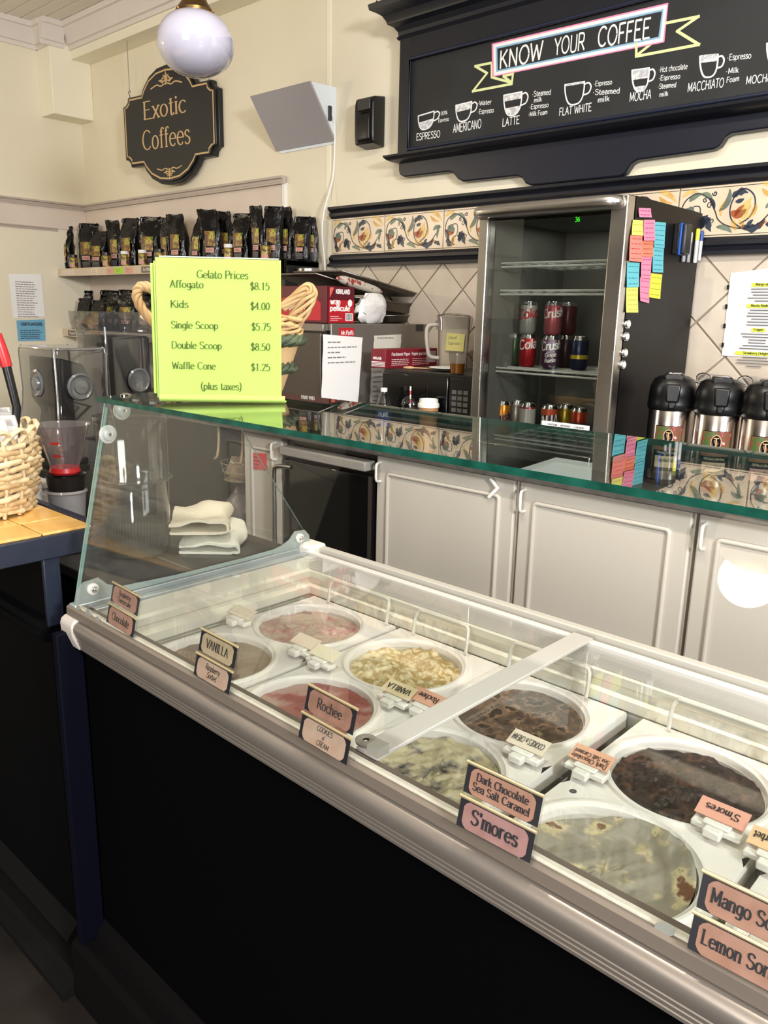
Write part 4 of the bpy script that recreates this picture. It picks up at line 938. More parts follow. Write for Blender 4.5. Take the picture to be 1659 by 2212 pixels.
for i, (px, c, lb, zl, zt_) in enumerate(((1477, 'C8CACC', 'silver marker under the eraser on the fridge side, left one', 566, 500), (1487, 'C8CACC', 'silver marker under the eraser on the fridge side, right one', 567, 500), (1502, 'DDE04A', 'yellow-capped white marker clipped beside the eraser', 568, 492), (1511, '2F4A9A', 'blue-topped white marker at the rear edge of the fridge side', 563, 497))):
    p = at(px, zl, 'X', XS+.01); q = at(px, zt_, 'X', XS+.01)
    k = thing('whiteboard_marker', lb, 'marker', (XS+.0072, p.y, p.z), 0, 'markers on the fridge side'); L = q.z-p.z
    m = MB(); m.lathe([(.001, 0), (.006, 0), (.0075, .004), (.0075, L*.66), (.001, L*.66)], 12); m.build('barrel', mat('marker_white', 'DCDCDA', .35) if i > 1 else mat('marker_silver', 'B4B8BC', .35, .6), k, smooth=40)
    m = MB(); m.lathe([(.001, L*.66), (.0082, L*.66), (.0082, L*.95), (.006, L), (.001, L)], 12); m.build('cap', mat('marker_cap_'+c, c, .35), k, smooth=40)

# ---------------------------------------------------------------- airpots
lc = mat('label_berries', '3E5B2A', .4, var=('8E2B2B', 40, 3, .45, .62, (.72, 'C7CFD8'))); lb_ = mat('label_brown', '8A5A38', .4)
def airpot(loc, label, ccol, first=None):
    a = thing('airpot', label, 'airpot', loc, 0, 'steel coffee airpots on the back counter')
    m = MB(); m.lathe([(.001, 0), (.078, 0), (.080, .006), (.080, .02)], 36); m.build('base_ring', blackpl, a, smooth=40)
    m = MB(); m.lathe([(.077, .02), (.077, .262), (.072, .27)], 40); m.build('steel_body', mat('airpot_steel', 'B9AFA6', .2, 1.0, wave=((1, 1, 90), .06)), a, smooth=40)
    m = MB(); m.lathe([(.079, .255), (.083, .26), (.084, .278), (.080, .295), (.082, .302), (.080, .33), (.068, .358), (.05, .368), (.001, .37)], 36); hd = m.build('pump_lid', blackpl, a, smooth=40)
    M_ = Matrix.Rotation(.40, 4, 'Z')
    m = MB(); m.prism([(-.03, .352), (.03, .352), (.034, .366), (.03, .377), (-.03, .377), (-.034, .366)], 'Y', -.06, .045); m.xf(M_); m.build('lid_ridge', blackpl, hd, bevel=.005)
    m = MB(); m.box(-.022, .022, -.062, -.02, .374, .383); m.xf(M_); m.build('chrome_button', chrome, hd, bevel=.004)
    m = MB(); m.prism([(-.022, .285), (.022, .285), (.026, .345), (-.026, .345)], 'Y', -.096, -.06); m.prism([(-.012, .262), (.012, .262), (.014, .288), (-.014, .288)], 'Y', -.092, -.072); m.xf(M_); m.build('spout', blackpl, a, bevel=.006)
    m = MB(); m.tube(crspline([(-.076, .0, .28), (-.076, .02, .29), (-.074, .055, .30), (-.05, .09, .31), (0, .10, .312), (.05, .09, .31), (.074, .055, .30), (.076, .02, .29), (.076, .0, .28)], 5), .007, 8); m.xf(M_); m.build('carry_handle', blackpl, a, smooth=60)
    w0, w1 = -PI/2+.40-.62, -PI/2+.40+.62
    m = MB(); m.lathe([(.0778, .05), (.0778, .205)], 14, a0=w0, a1=w1); lbm = m.build('label_sheet', blackgl, a, smooth=60)
    m = MB(); m.lathe([(.0782, .135), (.0782, .203)], 14, a0=w0+.02, a1=w1-.02); m.build('label_picture', lc, lbm, smooth=60)
    m = MB(); m.lathe([(.0783, .122), (.0783, .135)], 14, a0=w0+.02, a1=w1-.02); m.build('label_band', lb_, lbm, smooth=60)
    m = MB(); m.lathe([(.0784, .062), (.0784, .102)], 14, a0=w0+.12, a1=w1-.12); m.build('name_card', mat('namecard_'+ccol, ccol, .6), lbm, smooth=60)
    f = lambda X, Y, z, r=.0788: Vector((r*math.sin(X/r+.40), -r*math.cos(X/r+.40), z+Y))
    m = MB(); text(m, '100% Natural Coffee Flavour', None, None, None, .008, w=.07, align='c', nib=(.08, .06), fmap=lambda X, Y: f(X, Y, .110)); m.build('label_print', mat('cream_print', 'D9C9A8', .6), lbm, fix=False)
    m = MB(); text(m, 'Swiss Water Decaf' if 'left' in label else 'House Blend', None, None, None, .012, w=.05, align='c', nib=(.1, .06), serif=.08, fmap=lambda X, Y: f(X, Y, .082)); m.build('card_print', ink, lbm, fix=False)
    m = MB(); n = 16
    for rr, z0, mi in ((1.0, 0, 1), (.86, .0003, 0)):
        c0 = len(m.v)
        for k in range(n): m.v.append(f(.018*rr*math.cos(k*2*PI/n), .026*rr*math.sin(k*2*PI/n), .168, .0787+z0))
        m.f.append([c0+k for k in range(n)]); m.m.append(mi)
    text(m, 'T', None, None, None, .026, align='c', nib=(.07, .05), serif=.12, mi=1, fmap=lambda X, Y: f(X, Y, .156, .0794)); m.build('emblem', [blackgl, mat('emblem_gold', 'C3A075', .5)], lbm, fix=False)
    return a
for px, lb, cc in ((1457, 'steel airpot with black pump lid nearest the fridge, leftmost', 'D9C39A'), (1561, 'steel airpot with black pump lid in the middle of the three', 'D8B896'), (1668, 'steel airpot cut by the right edge of the picture', 'CFA193')):
    p = at(px, 815, 'Y', 2.70); airpot((p.x, 2.70, ZT+.001), lb, cc).scale = (.95, .95, 1)
# two glass jars behind the airpots
for px, lb in ((1535, 'clear glass jar with wire clasp behind the left airpot'), (1625, 'clear glass jar with wire clasp behind the middle airpot')):
    p = at(px, 800, 'Y', 2.95); j = thing('clasp_jar', lb, 'jar', (p.x, 2.95, ZT+.001), 0, 'clasp jars behind the airpots')
    m = MB(); m.lathe([(.001, .002), (.045, .002), (.048, .01), (.048, .30), (.04, .325), (.04, .34)], 24); m.build('glass_body', glassd, j, smooth=40)
    m = MB(); m.lathe([(.043, .34), (.043, .355), (.03, .366), (.001, .368)], 24); m.build('glass_lid', glassd, j, smooth=40)
    m = MB(); m.tube([(.05*math.cos(a*PI/12), .05*math.sin(a*PI/12), .335) for a in range(24)], .002, 6, closed=True); m.tube(crspline([(-.02, -.05, .335), (-.025, -.056, .36), (0, -.06, .372), (.025, -.056, .36), (.02, -.05, .335)], 5), .0022, 6); m.build('wire_clasp', chrome, j, smooth=60)
# ---------------------------------------------------------------- steel oven on the counter and what lies on it
ZO = 1.453
ov = thing('counter_oven', 'large dull steel counter oven standing left of the microwave', 'oven', (-2.95, 2.77, ZT))
osd = mat('oven_side_steel', '8A827A', .42, .6, wave=((3, 3, 90), .08))
MB().box(-3.34, -2.57, 2.46, 3.115, ZT+.03, ZO).build('body', osd, ov, world=True, bevel=.004)
for sx in (-3.28, -2.63):
    for sy in (2.52, 3.05): MB().lathe([(.02, 0), (.02, .031)], 10, c=(sx, sy, ZT+.0005), cap0=True, cap1=True).build('foot', blackpl, ov, world=True)
MB().box(-3.33, -2.60, 2.425, 2.458, ZT+.05, ZO-.04).build('door', mat('oven_door_steel', '5E5751', .4, .7), ov, world=True, bevel=.006)
MB().box(-3.34, -2.585, 2.425, 2.46, ZO-.036, ZO-.002).build('top_rail', osd, ov, world=True, bevel=.005)
MB().box(-2.598, -2.575, 2.44, 2.462, ZT+.03, ZO-.03).build('door_gasket', blackpl, ov, world=True)
q = at(905, 706, 'X', -2.57); MB().box(-2.57, -2.566, q.y-.02, q.y+.03, q.z-.02, q.z+.012).build('socket_cover', charcoal, ov, world=True)
qa, qb = at(732, 708, 'X', -2.57), at(765, 726, 'X', -2.57)
k = MB().box(-2.5705, -2.569, qa.y, qb.y, qb.z, qa.z).build('maker_label', mat('red_label', 'B8202A', .5), ov, world=True)
m = MB(); text(m, 'Mr.Puffs', (-2.5686, qa.y+.012, qb.z+.006), (0, 1, 0), (0, 0, 1), .018, w=(qb.y-qa.y)*.8, nib=(.09, .07), slant=.15); m.build('label_print', paper, k, world=True, fix=False)
def side_sheet(name, label, px4, X, matl, lines, cat='paper'):
    P4 = [at(px4[j], px4[j+1], 'X', X) for j in (0, 2, 4, 6)]; t = thing(name, label, cat, tuple(sum(P4, Vector())/4))
    m = MB(); rows = []
    for r in range(9):
        a = P4[0].lerp(P4[3], r/8); b = P4[1].lerp(P4[2], r/8)
        rows.append([(X+.002+.0035*abs(math.sin(r*.9+c*1.3)), a.lerp(b, c/4).y, a.lerp(b, c/4).z) for c in range(5)])
    m.loft(rows, cap=False, closed=False); bk = len(m.v); m.v += [v-Vector((.0007, 0, 0)) for v in m.v]; m.f += [[bk+k_ for k_ in f] for f in m.f]; m.m = [0]*len(m.f)
    m.build('sheet', matl, t, world=True, smooth=60)
    mm = MB(); scribble(mm, (X+.0068, P4[0].y+(P4[1].y-P4[0].y)*.1, P4[0].z-(P4[0].z-P4[3].z)*.12), (0, 1, 0), (0, 0, 1), (P4[1].y-P4[0].y)*.75, lines, .022, .004, ragged=.6); mm.build('print', inkg, t, world=True, fix=False)
    return t
side_sheet('order_sheet', 'crumpled white order sheet taped low on the oven side', (697, 722, 782, 729, 772, 871, 693, 864), -2.57, paper, 5)
side_sheet('note_card', 'small off-white card taped on the oven side above the parchment box', (807, 725, 866, 722, 863, 765, 804, 766), -2.57, mat('card_paper', 'C9C4B6', .8), 1)
side_sheet('list_strip', 'narrow printed list on the oven side beside the water bottle', (801, 795, 830, 795, 826, 872, 798, 870), -2.57, mat('list_paper', 'C2BDB6', .8), 8)
# cling film box
red = mat('wrap_red', 'B3202A', .4); mar = mat('wrap_maroon', '5A1420', .45); sal = mat('wrap_salmon', 'D9685A', .45)
wx = thing('cling_film_box', 'red and maroon cling film box on top of the oven', 'box', (-2.77, 2.52, ZO))
yb1 = at(765, 697, 'X', -2.585).y; WZ = ZO+.158
m = MB(); m.box(-2.97, -2.585, 2.445, yb1, ZO+.001, WZ); m.build('carton', mar, wx, world=True, bevel=.002)
m = MB(); m.prism([(-2.97, ZO+.012), (-2.62, ZO+.012), (-2.62, ZO+.085), (-2.67, ZO+.12), (-2.97, ZO+.10)], 'Y', 2.4435, 2.445); m.build('front_print_panel', red, wx, world=True)
m = MB(); m.prism([(2.46, ZO+.10), (yb1-.004, ZO+.10), (yb1-.004, ZO+.004), (2.46, ZO+.004)], 'X', -2.585, -2.5835); m.build('end_print_panel', red, wx, world=True)
m = MB(); m.prism([(2.465, ZO+.11), (2.49, ZO+.152), (2.465, ZO+.152)], 'X', -2.585, -2.5834); m.build('salmon_corner', sal, wx, world=True)
m = MB(); W_ = yb1-2.445
text(m, 'KIRKLAND', (-2.583, 2.50, ZO+.127), (0, 1, 0), (0, 0, 1), .018, w=W_*.5, nib=(.13, .12)); text(m, 'wrap', (-2.583, 2.468, ZO+.082), (0, 1, 0), (0, 0, 1), .024, nib=(.12, .1)); text(m, 'pellicule', (-2.583, 2.466, ZO+.055), (0, 1, 0), (0, 0, 1), .022, w=W_*.7, nib=(.12, .1))
text(m, 'KIRKLAND', (-2.76, 2.4425, ZO+.13), (1, 0, 0), (0, 0, 1), .016, w=.09, nib=(.13, .12)); text(m, 'wrap pellicule', (-2.90, 2.4425, ZO+.06), (1, 0, 0), (0, 0, 1), .026, nib=(.12, .1))
scribble(m, (-2.583, 2.468, ZO+.03), (0, 1, 0), (0, 0, 1), W_*.45, 3, .008, .002)
m.build('box_lettering', mat('white_print', 'EDE6E2', .6), wx, world=True, fix=False)
m = MB(); m.box(-2.5836, -2.583, yb1-.058, yb1-.012, ZO+.012, ZO+.045); m.build('barcode_patch', paper, wx, world=True)
m = MB(); 
for i in range(9): m.box(-2.583, -2.5825, yb1-.055+i*.0045, yb1-.0535+i*.0045+.001*(i % 2), ZO+.015, ZO+.042)
m.build('barcode_bars', ink, wx, world=True)
m = MB(); n = 20; m.poly([(-2.5826, yb1-.03+.014*math.cos(a*2*PI/n), ZO+.088+.016*math.sin(a*2*PI/n)) for a in range(n)]); m.build('round_seal', paper, wx, world=True)
# crumpled white plastic bag
pbg = thing('plastic_bag', 'crumpled white plastic bag next to the cling film box', 'bag', tuple(at(799, 697, 'X', -2.625).xy)+(ZO,))
m = MB(); rd = random.Random(4); rings = []
for i in range(10):
    z = i/9; r0 = .092*math.sin(PI*(.12+.80*z))**.7
    rings.append([((r0*(1+.18*math.sin(a*1.7+i))+rd.uniform(-.012, .012))*math.cos(a*2*PI/18)*.45, (r0*(1+.12*math.sin(a*2.1+i*1.3))+rd.uniform(-.014, .014))*math.sin(a*2*PI/18)+.02*z, .002+z*.135+(rd.uniform(-.01, .01) if 0 < i < 9 else 0)) for a in range(18)])
m.loft(rings); m.build('bag_film', mat('white_bag_film', 'D8D5D2', .35, bump=(35, .8)), pbg, smooth=40)
# baking trays
tray_m = mat('tray_steel', '6B655E', .4, .9, var=('4A443E', 8, 4, .4, .7))
def tray(p_a, p_b, X, w, label, depth=.026, ln=None):
    a = at(*p_a, 'X', X); b = at(*p_b, 'X', X); L = ln or (b-a).length; ang = math.atan2(b.z-a.z, b.y-a.y)
    t = thing('baking_tray', label, 'tray', tuple(a), 0, 'baking trays stacked on the oven', rx=ang)
    m = MB(); R = []
    def rg(e, z): return [(-w+e, e, z), (-e, e, z), (-e, L-e, z), (-w+e, L-e, z)]
    m.loft([rg(.006, -.003), rg(-.004, -.003), rg(-.004, 0), rg(.004, 0), rg(.016, -depth), rg(.02, -depth-.002), rg(.014, -depth-.003), rg(.004, -.004)], cap=False)
    m.poly(rg(.018, -depth)); m.build('pan', tray_m, t, smooth=20)
    m = MB(); m.tube([tuple(Vector(p)+Vector((0, 0, -.002))) for p in rg(-.002, 0)], .004, 6, closed=True); m.build('rolled_rim', steel2, t, smooth=60)
    return t
tray((838, 681), (920, 680), -2.70, .34, 'lowest baking tray lying flat on the oven', .03, .30)
tray((766, 641), (930, 661), -2.69, .34, 'wide baking tray tilted back on the stack', .045)
tray((682, 590), (823, 634), -2.72, .30, 'dark baking sheet tilted steeply behind the cling film box', .008)
tray((739, 584), (902, 634), -2.66, .32, 'steel baking tray leaning on top of the stack', .016)
mt_ = thing('oven_mitt', 'red and white patterned oven cloth rolled between the trays', 'cloth', tuple(at(775, 617, 'X', -2.66)))
a, b = at(728, 600, 'X', -2.66), at(824, 631, 'X', -2.66)
m = MB(); m.tube([a.lerp(b, i/10) for i in range(11)], [.006, .017, .020, .021, .021, .022, .021, .02, .019, .016, .006], 12); m.build('rolled_cloth', mat('floral_cloth', 'B9B2A2', .8, var=('8E2B26', 45, 2, .55, .6), bump=(60, .4)), mt_, world=True, smooth=60)
# glass canisters behind
for px, lb in ((630, 'glass canister with steel lid behind the cling film box, left one'), (666, 'glass canister with steel lid behind the cling film box, right one')):
    p = at(px, 600, 'Y', 2.98); z1 = at(px, 580, 'Y', 2.98).z-ZO; c = thing('glass_canister', lb, 'canister', (p.x, 2.98, ZO+.001), 0, 'glass canisters on the oven')
    m = MB(); m.lathe([(.001, .002), (.055, .002), (.06, .01), (.06, z1-.05), (.052, z1-.035)], 24); m.build('glass_body', glassd, c, smooth=40)
    m = MB(); m.lathe([(.062, z1-.04), (.062, z1-.004), (.058, z1), (.001, z1)], 24, cap0=True); m.build('steel_lid', steel, c, smooth=40)

# ---------------------------------------------------------------- microwave and what stands on it
mw = thing('microwave', 'black microwave oven between the steel oven and the fridge', 'microwave', (-2.12, 2.8, ZT))
ZM = 1.266
MB().box(-2.37, -1.88, 2.585, 3.0, ZT+.012, ZM).build('case', blackpl, mw, world=True, bevel=.006)
for sx in (-2.33, -1.92):
    for sy in (2.63, 2.95): MB().lathe([(.015, 0), (.015, .013)], 10, c=(sx, sy, ZT+.0005), cap0=True, cap1=True).build('foot', blackpl, mw, world=True)
MB().box(-2.365, -2.005, 2.572, 2.585, ZT+.02, ZM-.012).build('door', blackgl, mw, world=True, bevel=.004)
pn_ = MB().box(-1.998, -1.884, 2.575, 2.585, ZT+.02, ZM-.012).build('control_panel', blackpl, mw, world=True, bevel=.003)
kb = None
for r in range(6):
    for c in range(3):
        if kb is None: kb = MB().box(0, .022, 2.573, 2.576, 0, .016).build('key', mat('key_grey', '53524F', .5), pn_); o = kb
        else: o = kb.copy(); COL.objects.link(o); o.parent = pn_
        o.location = (-1.982+c*.029-mw.location.x, -mw.location.y, ZM-.075-r*.024-mw.location.z)
pm = thing('parchment_box', 'dark red parchment paper box lying on the microwave', 'box', (-2.43, 2.78, ZM))
c0 = at(832, 803, 'Y', 2.60)
PX1, PY0 = c0.x, c0.y; PX0 = PX1-.085; PY1 = at(943, 795, 'X', PX1).y; PZ = ZM+.083
prd = mat('parchment_red', '7A1A26', .45)
MB().box(PX0, PX1, PY0, PY1, ZM+.001, PZ).build('carton', prd, pm, world=True, bevel=.002)
m = MB(); text(m, 'Parchment Paper  Papier parchemin', (PX1+.0006, PY0+.04, PZ-.028), (0, 1, 0), (0, 0, 1), .013, w=.26, nib=(.08, .05), serif=.08); scribble(m, (PX1+.0006, PY0+.04, PZ-.045), (0, 1, 0), (0, 0, 1), .12, 4, .008, .002, ragged=.1); scribble(m, (PX1+.0006, PY0+.18, PZ-.045), (0, 1, 0), (0, 0, 1), .12, 4, .008, .002, ragged=.1)
text(m, 'KIRKLAND', (PX0+.012, PY0-.0006, PZ-.045), (1, 0, 0), (0, 0, 1), .01, w=.05, nib=(.13, .12))
for i in range(4): m.add([(PX0+.002, PY0-.0006, ZM+.008+i*.006), (PX1-.002, PY0-.0006, ZM+.008+i*.006), (PX1-.002, PY0-.0006, ZM+.011+i*.006), (PX0+.002, PY0-.0006, ZM+.011+i*.006)], [(0, 1, 2, 3)])
m.build('box_lettering', MATS['white_print'], pm, world=True, fix=False)
m = MB(); m.box(PX1, PX1+.0006, PY1-.075, PY1-.01, ZM+.02, PZ-.012); m.build('brand_patch', mat('brand_patch', 'B9A9A6', .6), pm, world=True)
# wooden spoon, plate, pitcher, juice cup
sp_ = thing('wooden_spoon', 'pale wooden spoon lying in front of the parchment box', 'spoon', (-2.26, 2.66, ZM))
a, b = (Vector((at(872, 797, 'Y', 2.65).x, 2.65, ZM+.008)), Vector((at(926, 793, 'Y', 2.70).x, 2.70, ZM+.008)))
m = MB(); m.tube([a, a.lerp(b, .15), a.lerp(b, .3), a.lerp(b, .45), b+(b-a)*.4], [.006, .013, .014, .006, .005], 10, flat=.5); m.build('spoon_wood', mat('pale_wood', 'C79E74', .6), sp_, world=True, smooth=60)
pl_ = at(966, 790, 'Y', 2.74); pt = thing('side_plate', 'white plate under the juice cup on the microwave', 'plate', (pl_.x, pl_.y, ZM+.001))
m = MB(); m.lathe([(.001, .002), (.045, .002), (.075, .012), (.078, .013), (.075, .016), (.045, .007), (.001, .006)], 32); m.build('plate_disc', white, pt, smooth=50)
pi_ = at(976, 740, 'Y', 2.87); pc = thing('plastic_pitcher', 'cloudy plastic pitcher covered in cling film with yellow note', 'pitcher', (pi_.x, 2.88, ZM+.001), .75)
hp = .225
m = MB(); m.loft([[(x*k_, y*k_, z) for x, y in rrect(.135, .125, .02, 4)] for k_, z in ((.86, .0), (.9, .01), (.93, .08), (.97, .15), (1.0, hp))], cap=False); m.poly([(x*.86, y*.86, .002) for x, y in rrect(.135, .125, .02, 4)]); m.build('jug_body', mat('cloudy_plastic', 'B0A593', .45, var=('A39682', 4, 2, .4, .7)), pc, smooth=50)
m = MB(); m.tube(crspline([(-.062, 0, .19), (-.11, 0, .185), (-.12, 0, .15), (-.112, 0, .08), (-.10, 0, .05), (-.06, 0, .045)], 6), .009, 10); m.build('jug_handle', mat('milky_plastic', 'C9C4BA', .4), pc, smooth=60)
m = MB(); rd = random.Random(9); rr_ = rrect(.15, .14, .02, 4); m.loft([[(x*k_+rd.uniform(-.004, .004), y*k_+rd.uniform(-.004, .004), z+rd.uniform(-.006, .006)) for x, y in rr_] for k_, z in ((1.0, hp-.055), (1.01, hp-.02), (1.0, hp+.005), (.5, hp+.012), (.05, hp+.008))], cap=False); m.build('cling_film', glass('film', (.92, .92, .92), .12, .12), pc, smooth=50)
ny = thing('sticky_note', 'pale yellow sticky note stuck on the plastic pitcher', 'note', tuple(pc.location+Vector((.045, -.045, .12))), .75)
m = MB(); m.box(-.04, .04, -.006, -.005, -.04, .035); m.xf(Matrix.Rotation(.06, 4, 'Y')); m.build('note_sheet', mat('note_pale_yellow', 'D6CC7E', .8), ny)
m = MB(); text(m, 'Decaf', (-.03, -.0065, .012), (1, 0, 0), (0, 0, 1), .012, nib=(.06, .06)); text(m, 'Espresso', (-.03, -.0065, -.012), (1, 0, 0), (0, 0, 1), .011, nib=(.06, .06)); m.build('handwriting', inkg, ny, fix=False)
jc = at(988, 785, 'Y', 2.635); cu = thing('measuring_cup', 'small clear cup of amber syrup at the microwave front edge', 'cup', (jc.x, 2.635, ZM+.001))
m = MB(); m.lathe([(.001, .001), (.028, .001), (.036, .085), (.0385, .088)], 24); m.build('cup_wall', glassd, cu, smooth=50)
m = MB(); m.lathe([(.001, .003), (.027, .003), (.0315, .042), (.001, .042)], 24); m.build('syrup', mat('amber_syrup', '8A5512', .1, spec=.6), cu, smooth=40)
bk_ = thing('coffee_grinder', 'tall black grinder squeezed between pitcher and fridge', 'grinder', (-1.90, 2.92, ZT))
gx = at(1011, 700, 'Y', 2.86).x
MB().box(gx, gx+.10, 3.005, 3.11, ZT+.001, at(1015, 640, 'Y', 2.9).z).build('tower', blackpl, bk_, world=True, bevel=.006)
MB().box(gx-.003, gx+.103, 2.99, 3.115, at(1015, 640, 'Y', 2.9).z, at(1015, 636, 'Y', 2.9).z+.012).build('cap', blackpl, bk_, world=True, bevel=.004)
# bottle, lidded cups in front
def on_counter(px, Y): p = at(px, 870, 'Y', Y); return (p.x, Y, ZT+.001)
bt_ = thing('water_bottle', 'clear water bottle with white cap and blue label on the counter', 'bottle', on_counter(829, 2.51))
hb_ = at(829, 838, 'Y', 2.51).z-ZT
m = MB(); m.lathe([(.001, .002), (.028, .002), (.033, .012), (.033, hb_-.09), (.031, hb_-.065), (.018, hb_-.03), (.0125, hb_-.022), (.0125, hb_-.012)], 24); m.build('bottle_wall', glassd, bt_, smooth=50)
m = MB(); m.lathe([(.0145, hb_-.016), (.0145, hb_), (.001, hb_)], 18, cap0=True); m.build('cap', white, bt_, smooth=40)
m = MB(); m.lathe([(.0336, hb_-.16), (.0336, hb_-.095)], 24); lw_ = m.build('wrap_label', mat('water_label_blue', '1E3F8F', .35), bt_, smooth=60)
m = MB(); fm = lambda X, Y: Vector((.0342*math.sin(X/.0342+.75), -.0342*math.cos(X/.0342+.75), hb_-.118+Y)); text(m, 'PURE', None, None, None, .016, align='c', nib=(.12, .1), fmap=fm); m.build('label_print', paper, lw_, fix=False)
sc_ = thing('iced_drink_cup', 'clear iced drink cup with domed lid and striped straw', 'cup', on_counter(889, 2.52))
hc = at(889, 856, 'Y', 2.52).z-ZT
m = MB(); m.lathe([(.001, .002), (.03, .002), (.042, hc-.035)], 24); m.build('cup_wall', glassd, sc_, smooth=50)
m = MB(); m.lathe([(.001, .004), (.0295, .004), (.040, hc-.05), (.001, hc-.05)], 24); m.build('dark_drink', mat('iced_drink', '4A4248', .2), sc_, smooth=40)
m = MB(); m.lathe([(.043, hc-.036), (.043, hc-.03), (.038, hc-.014), (.022, hc-.001), (.010, hc)], 24); m.build('dome_lid', glassd, sc_, smooth=50)
m = MB(); hs = at(887, 835, 'Y', 2.52).z-ZT; N_ = 14
for i in range(N_):
    a0 = .02+(hs-.02)*i/N_; a1 = .02+(hs-.02)*(i+1)/N_; m.tube([(-.002-.006*a0/hs, 0, a0), (-.002-.006*a1/hs, 0, a1)], .0035, 8, mi=i % 2)
m.build('striped_straw', [mat('straw_red', 'C4413C', .5), paper], sc_, smooth=60)
ec = thing('takeaway_coffee_cup', 'takeaway cup with white lid and kraft espresso sleeve', 'cup', on_counter(926, 2.52))
he = at(926, 862, 'Y', 2.52).z-ZT; kf = mat('kraft_sleeve', 'B47E4E', .7)
m = MB(); m.lathe([(.001, .002), (.028, .002), (.041, he-.03), (.001, he-.03)], 28); m.build('paper_cup', kf, ec, smooth=40)
m = MB(); m.lathe([(.0435, he-.034), (.0445, he-.026), (.043, he-.018), (.039, he-.016), (.038, he), (.034, he), (.033, he-.006), (.001, he-.006)], 28); m.build('lid', white, ec, smooth=40)
m = MB(); fm = lambda X, Y: Vector(((.0415+.06*Y)*math.sin(X/.041+.75), -(.0415+.06*Y)*math.cos(X/.041+.75), he-.056+Y)); text(m, 'espresso', None, None, None, .015, align='c', nib=(.1, .08), fmap=fm); m.build('sleeve_print', ink, ec, fix=False)
# ---------------------------------------------------------------- gelato display case (own frame, turned a hair from the wall)
CA = math.radians(-.65); CP = Vector((-1.58, .84, 0))
RC = Matrix.Translation(CP) @ Matrix.Rotation(CA, 4, 'Z') @ Matrix.Translation(-CP)
def cm(m): return m.xf(RC)
case = thing('gelato_display_case', 'long gelato display case with glass guard, silver rail and black front', 'display case', (-.6, 1.08, ZF))
def cb_(m, name, mats, **k): return cm(m).build(name, mats, k.pop('parent', case), world=True, **k)
XA, XB = -1.60, .62
linm = mat('case_liner', 'E2DECF', .45, var=('CFC9B6', 6, 4, .5, .85)); frm = mat('case_frame_white', 'C4BFB7', .35)
frl = mat('case_frame_aluminium', 'B4BBBC', .32, .5)
cb_(MB().box(XA+.02, XB, .765, .785, .06, .80), 'front_panel', blackp)
cb_(MB().box(XA+.02, XB, 1.41, 1.43, .02, .82), 'rear_panel', offwhite)
cb_(MB().box(XA+.0, XA+.02, .785, 1.43, .02, .81), 'end_panel', navy2)
cb_(MB().box(XA-.005, XA+.018, .705, .764, .02, .815), 'corner_post', mat('navy_post_paint', '03040F', .7, spec=.08, bump=(25, .15)), bevel=.003)
m = MB(); m.prism([(.70, ZF+.001), (.70, .0), (.715, .012), (.74, .016), (.745, .04), (.76, .05), (.765, .06), (.80, .06), (.80, ZF+.001)], 'X', XA-.03, XB); cb_(m, 'plinth', mat('dark_plinth', '0B0A0A', .75, spec=.06, bump=(20, .1)), smooth=20)
cb_(MB().box(XB-.02, XB, .785, 1.41, .02, .81), 'end_panel', navy2)
# bumper rail along the front, with its white end cap
rp_ = [(.765, .782), (.744, .779), (.7425, .785), (.7445, .7875), (.741, .789), (.7395, .795), (.7415, .7975), (.738, .799), (.7365, .805), (.7385, .8075), (.735, .809), (.731, .821), (.7305, .83), (.733, .838), (.739, .843), (.748, .8445), (.765, .8445)]
m = MB(); m.prism(rp_, 'X', XA+.045, XB); cb_(m, 'bumper_rail', alu, smooth=35)
m = MB(); m.prism([(.775, .779), (.742, .776), (.7285, .812), (.7275, .832), (.731, .842), (.74, .848), (.775, .848)], 'X', XA-.012, XA+.046); cb_(m, 'rail_end_cap', mat('grey_end_cap', 'B5ADA5', .35), bevel=.005)
m = MB(); m.prism([(.748, .84), (.742, .848), (.7425, .8655), (.7465, .869), (.775, .869), (.775, .84)], 'X', XA-.004, XB); cb_(m, 'front_ledge', mat('taupe_ledge', '776D62', .4, .2), smooth=25)
# top frame at left end and rear, white inner lip, liner
m = MB(); m.box(XA, XA+.028, .747, 1.44, .82, .874); m.box(XA+.028, XA+.044, .762, 1.42, .82, .862); m.box(XA+.044, XA+.064, .766, 1.40, .82, .869)
cb_(m, 'left_frame', frl, bevel=.002)
m = MB(); m.box(XA+.064, XB, 1.418, 1.44, .80, .880); cb_(m, 'rear_frame', frm, bevel=.003)
m = MB(); m.box(XA+.064, XB, 1.402, 1.418, .80, .864); cb_(m, 'rear_track', mat('grey_track', '8D887F', .5))
m = MB(); m.box(XA+.05, XB, 1.384, 1.402, .825, .872); cb_(m, 'rear_lip', mat('white_lip', 'DAD5D0', .35), bevel=.002)
m = MB(); m.box(XA-.002, XA+.07, 1.385, 1.446, .81, .887); cb_(m, 'corner_block', white, bevel=.008)
lx, ly0, ly1, lz = XA+.066, .778, 1.388, .40
m = MB()
lp = [(0, .862), (0, .828), (.008, .822), (.008, .806), (.0, .80), (.0, .790), (.014, .782), (.014, .762), (.004, .752), (.004, lz)]
R_ = []
for e, z in lp: R_.append([(lx+e, ly0+e*.5, z), (XB-.03, ly0+e*.5, z), (XB-.03, ly1-e, z), (lx+e, ly1-e, z)])
m.loft(R_, cap=False); m.poly([(lx, ly0, lz), (XB-.03, ly0, lz), (XB-.03, ly1, lz), (lx, ly1, lz)]); cb_(m, 'inner_liner', linm, smooth=40)
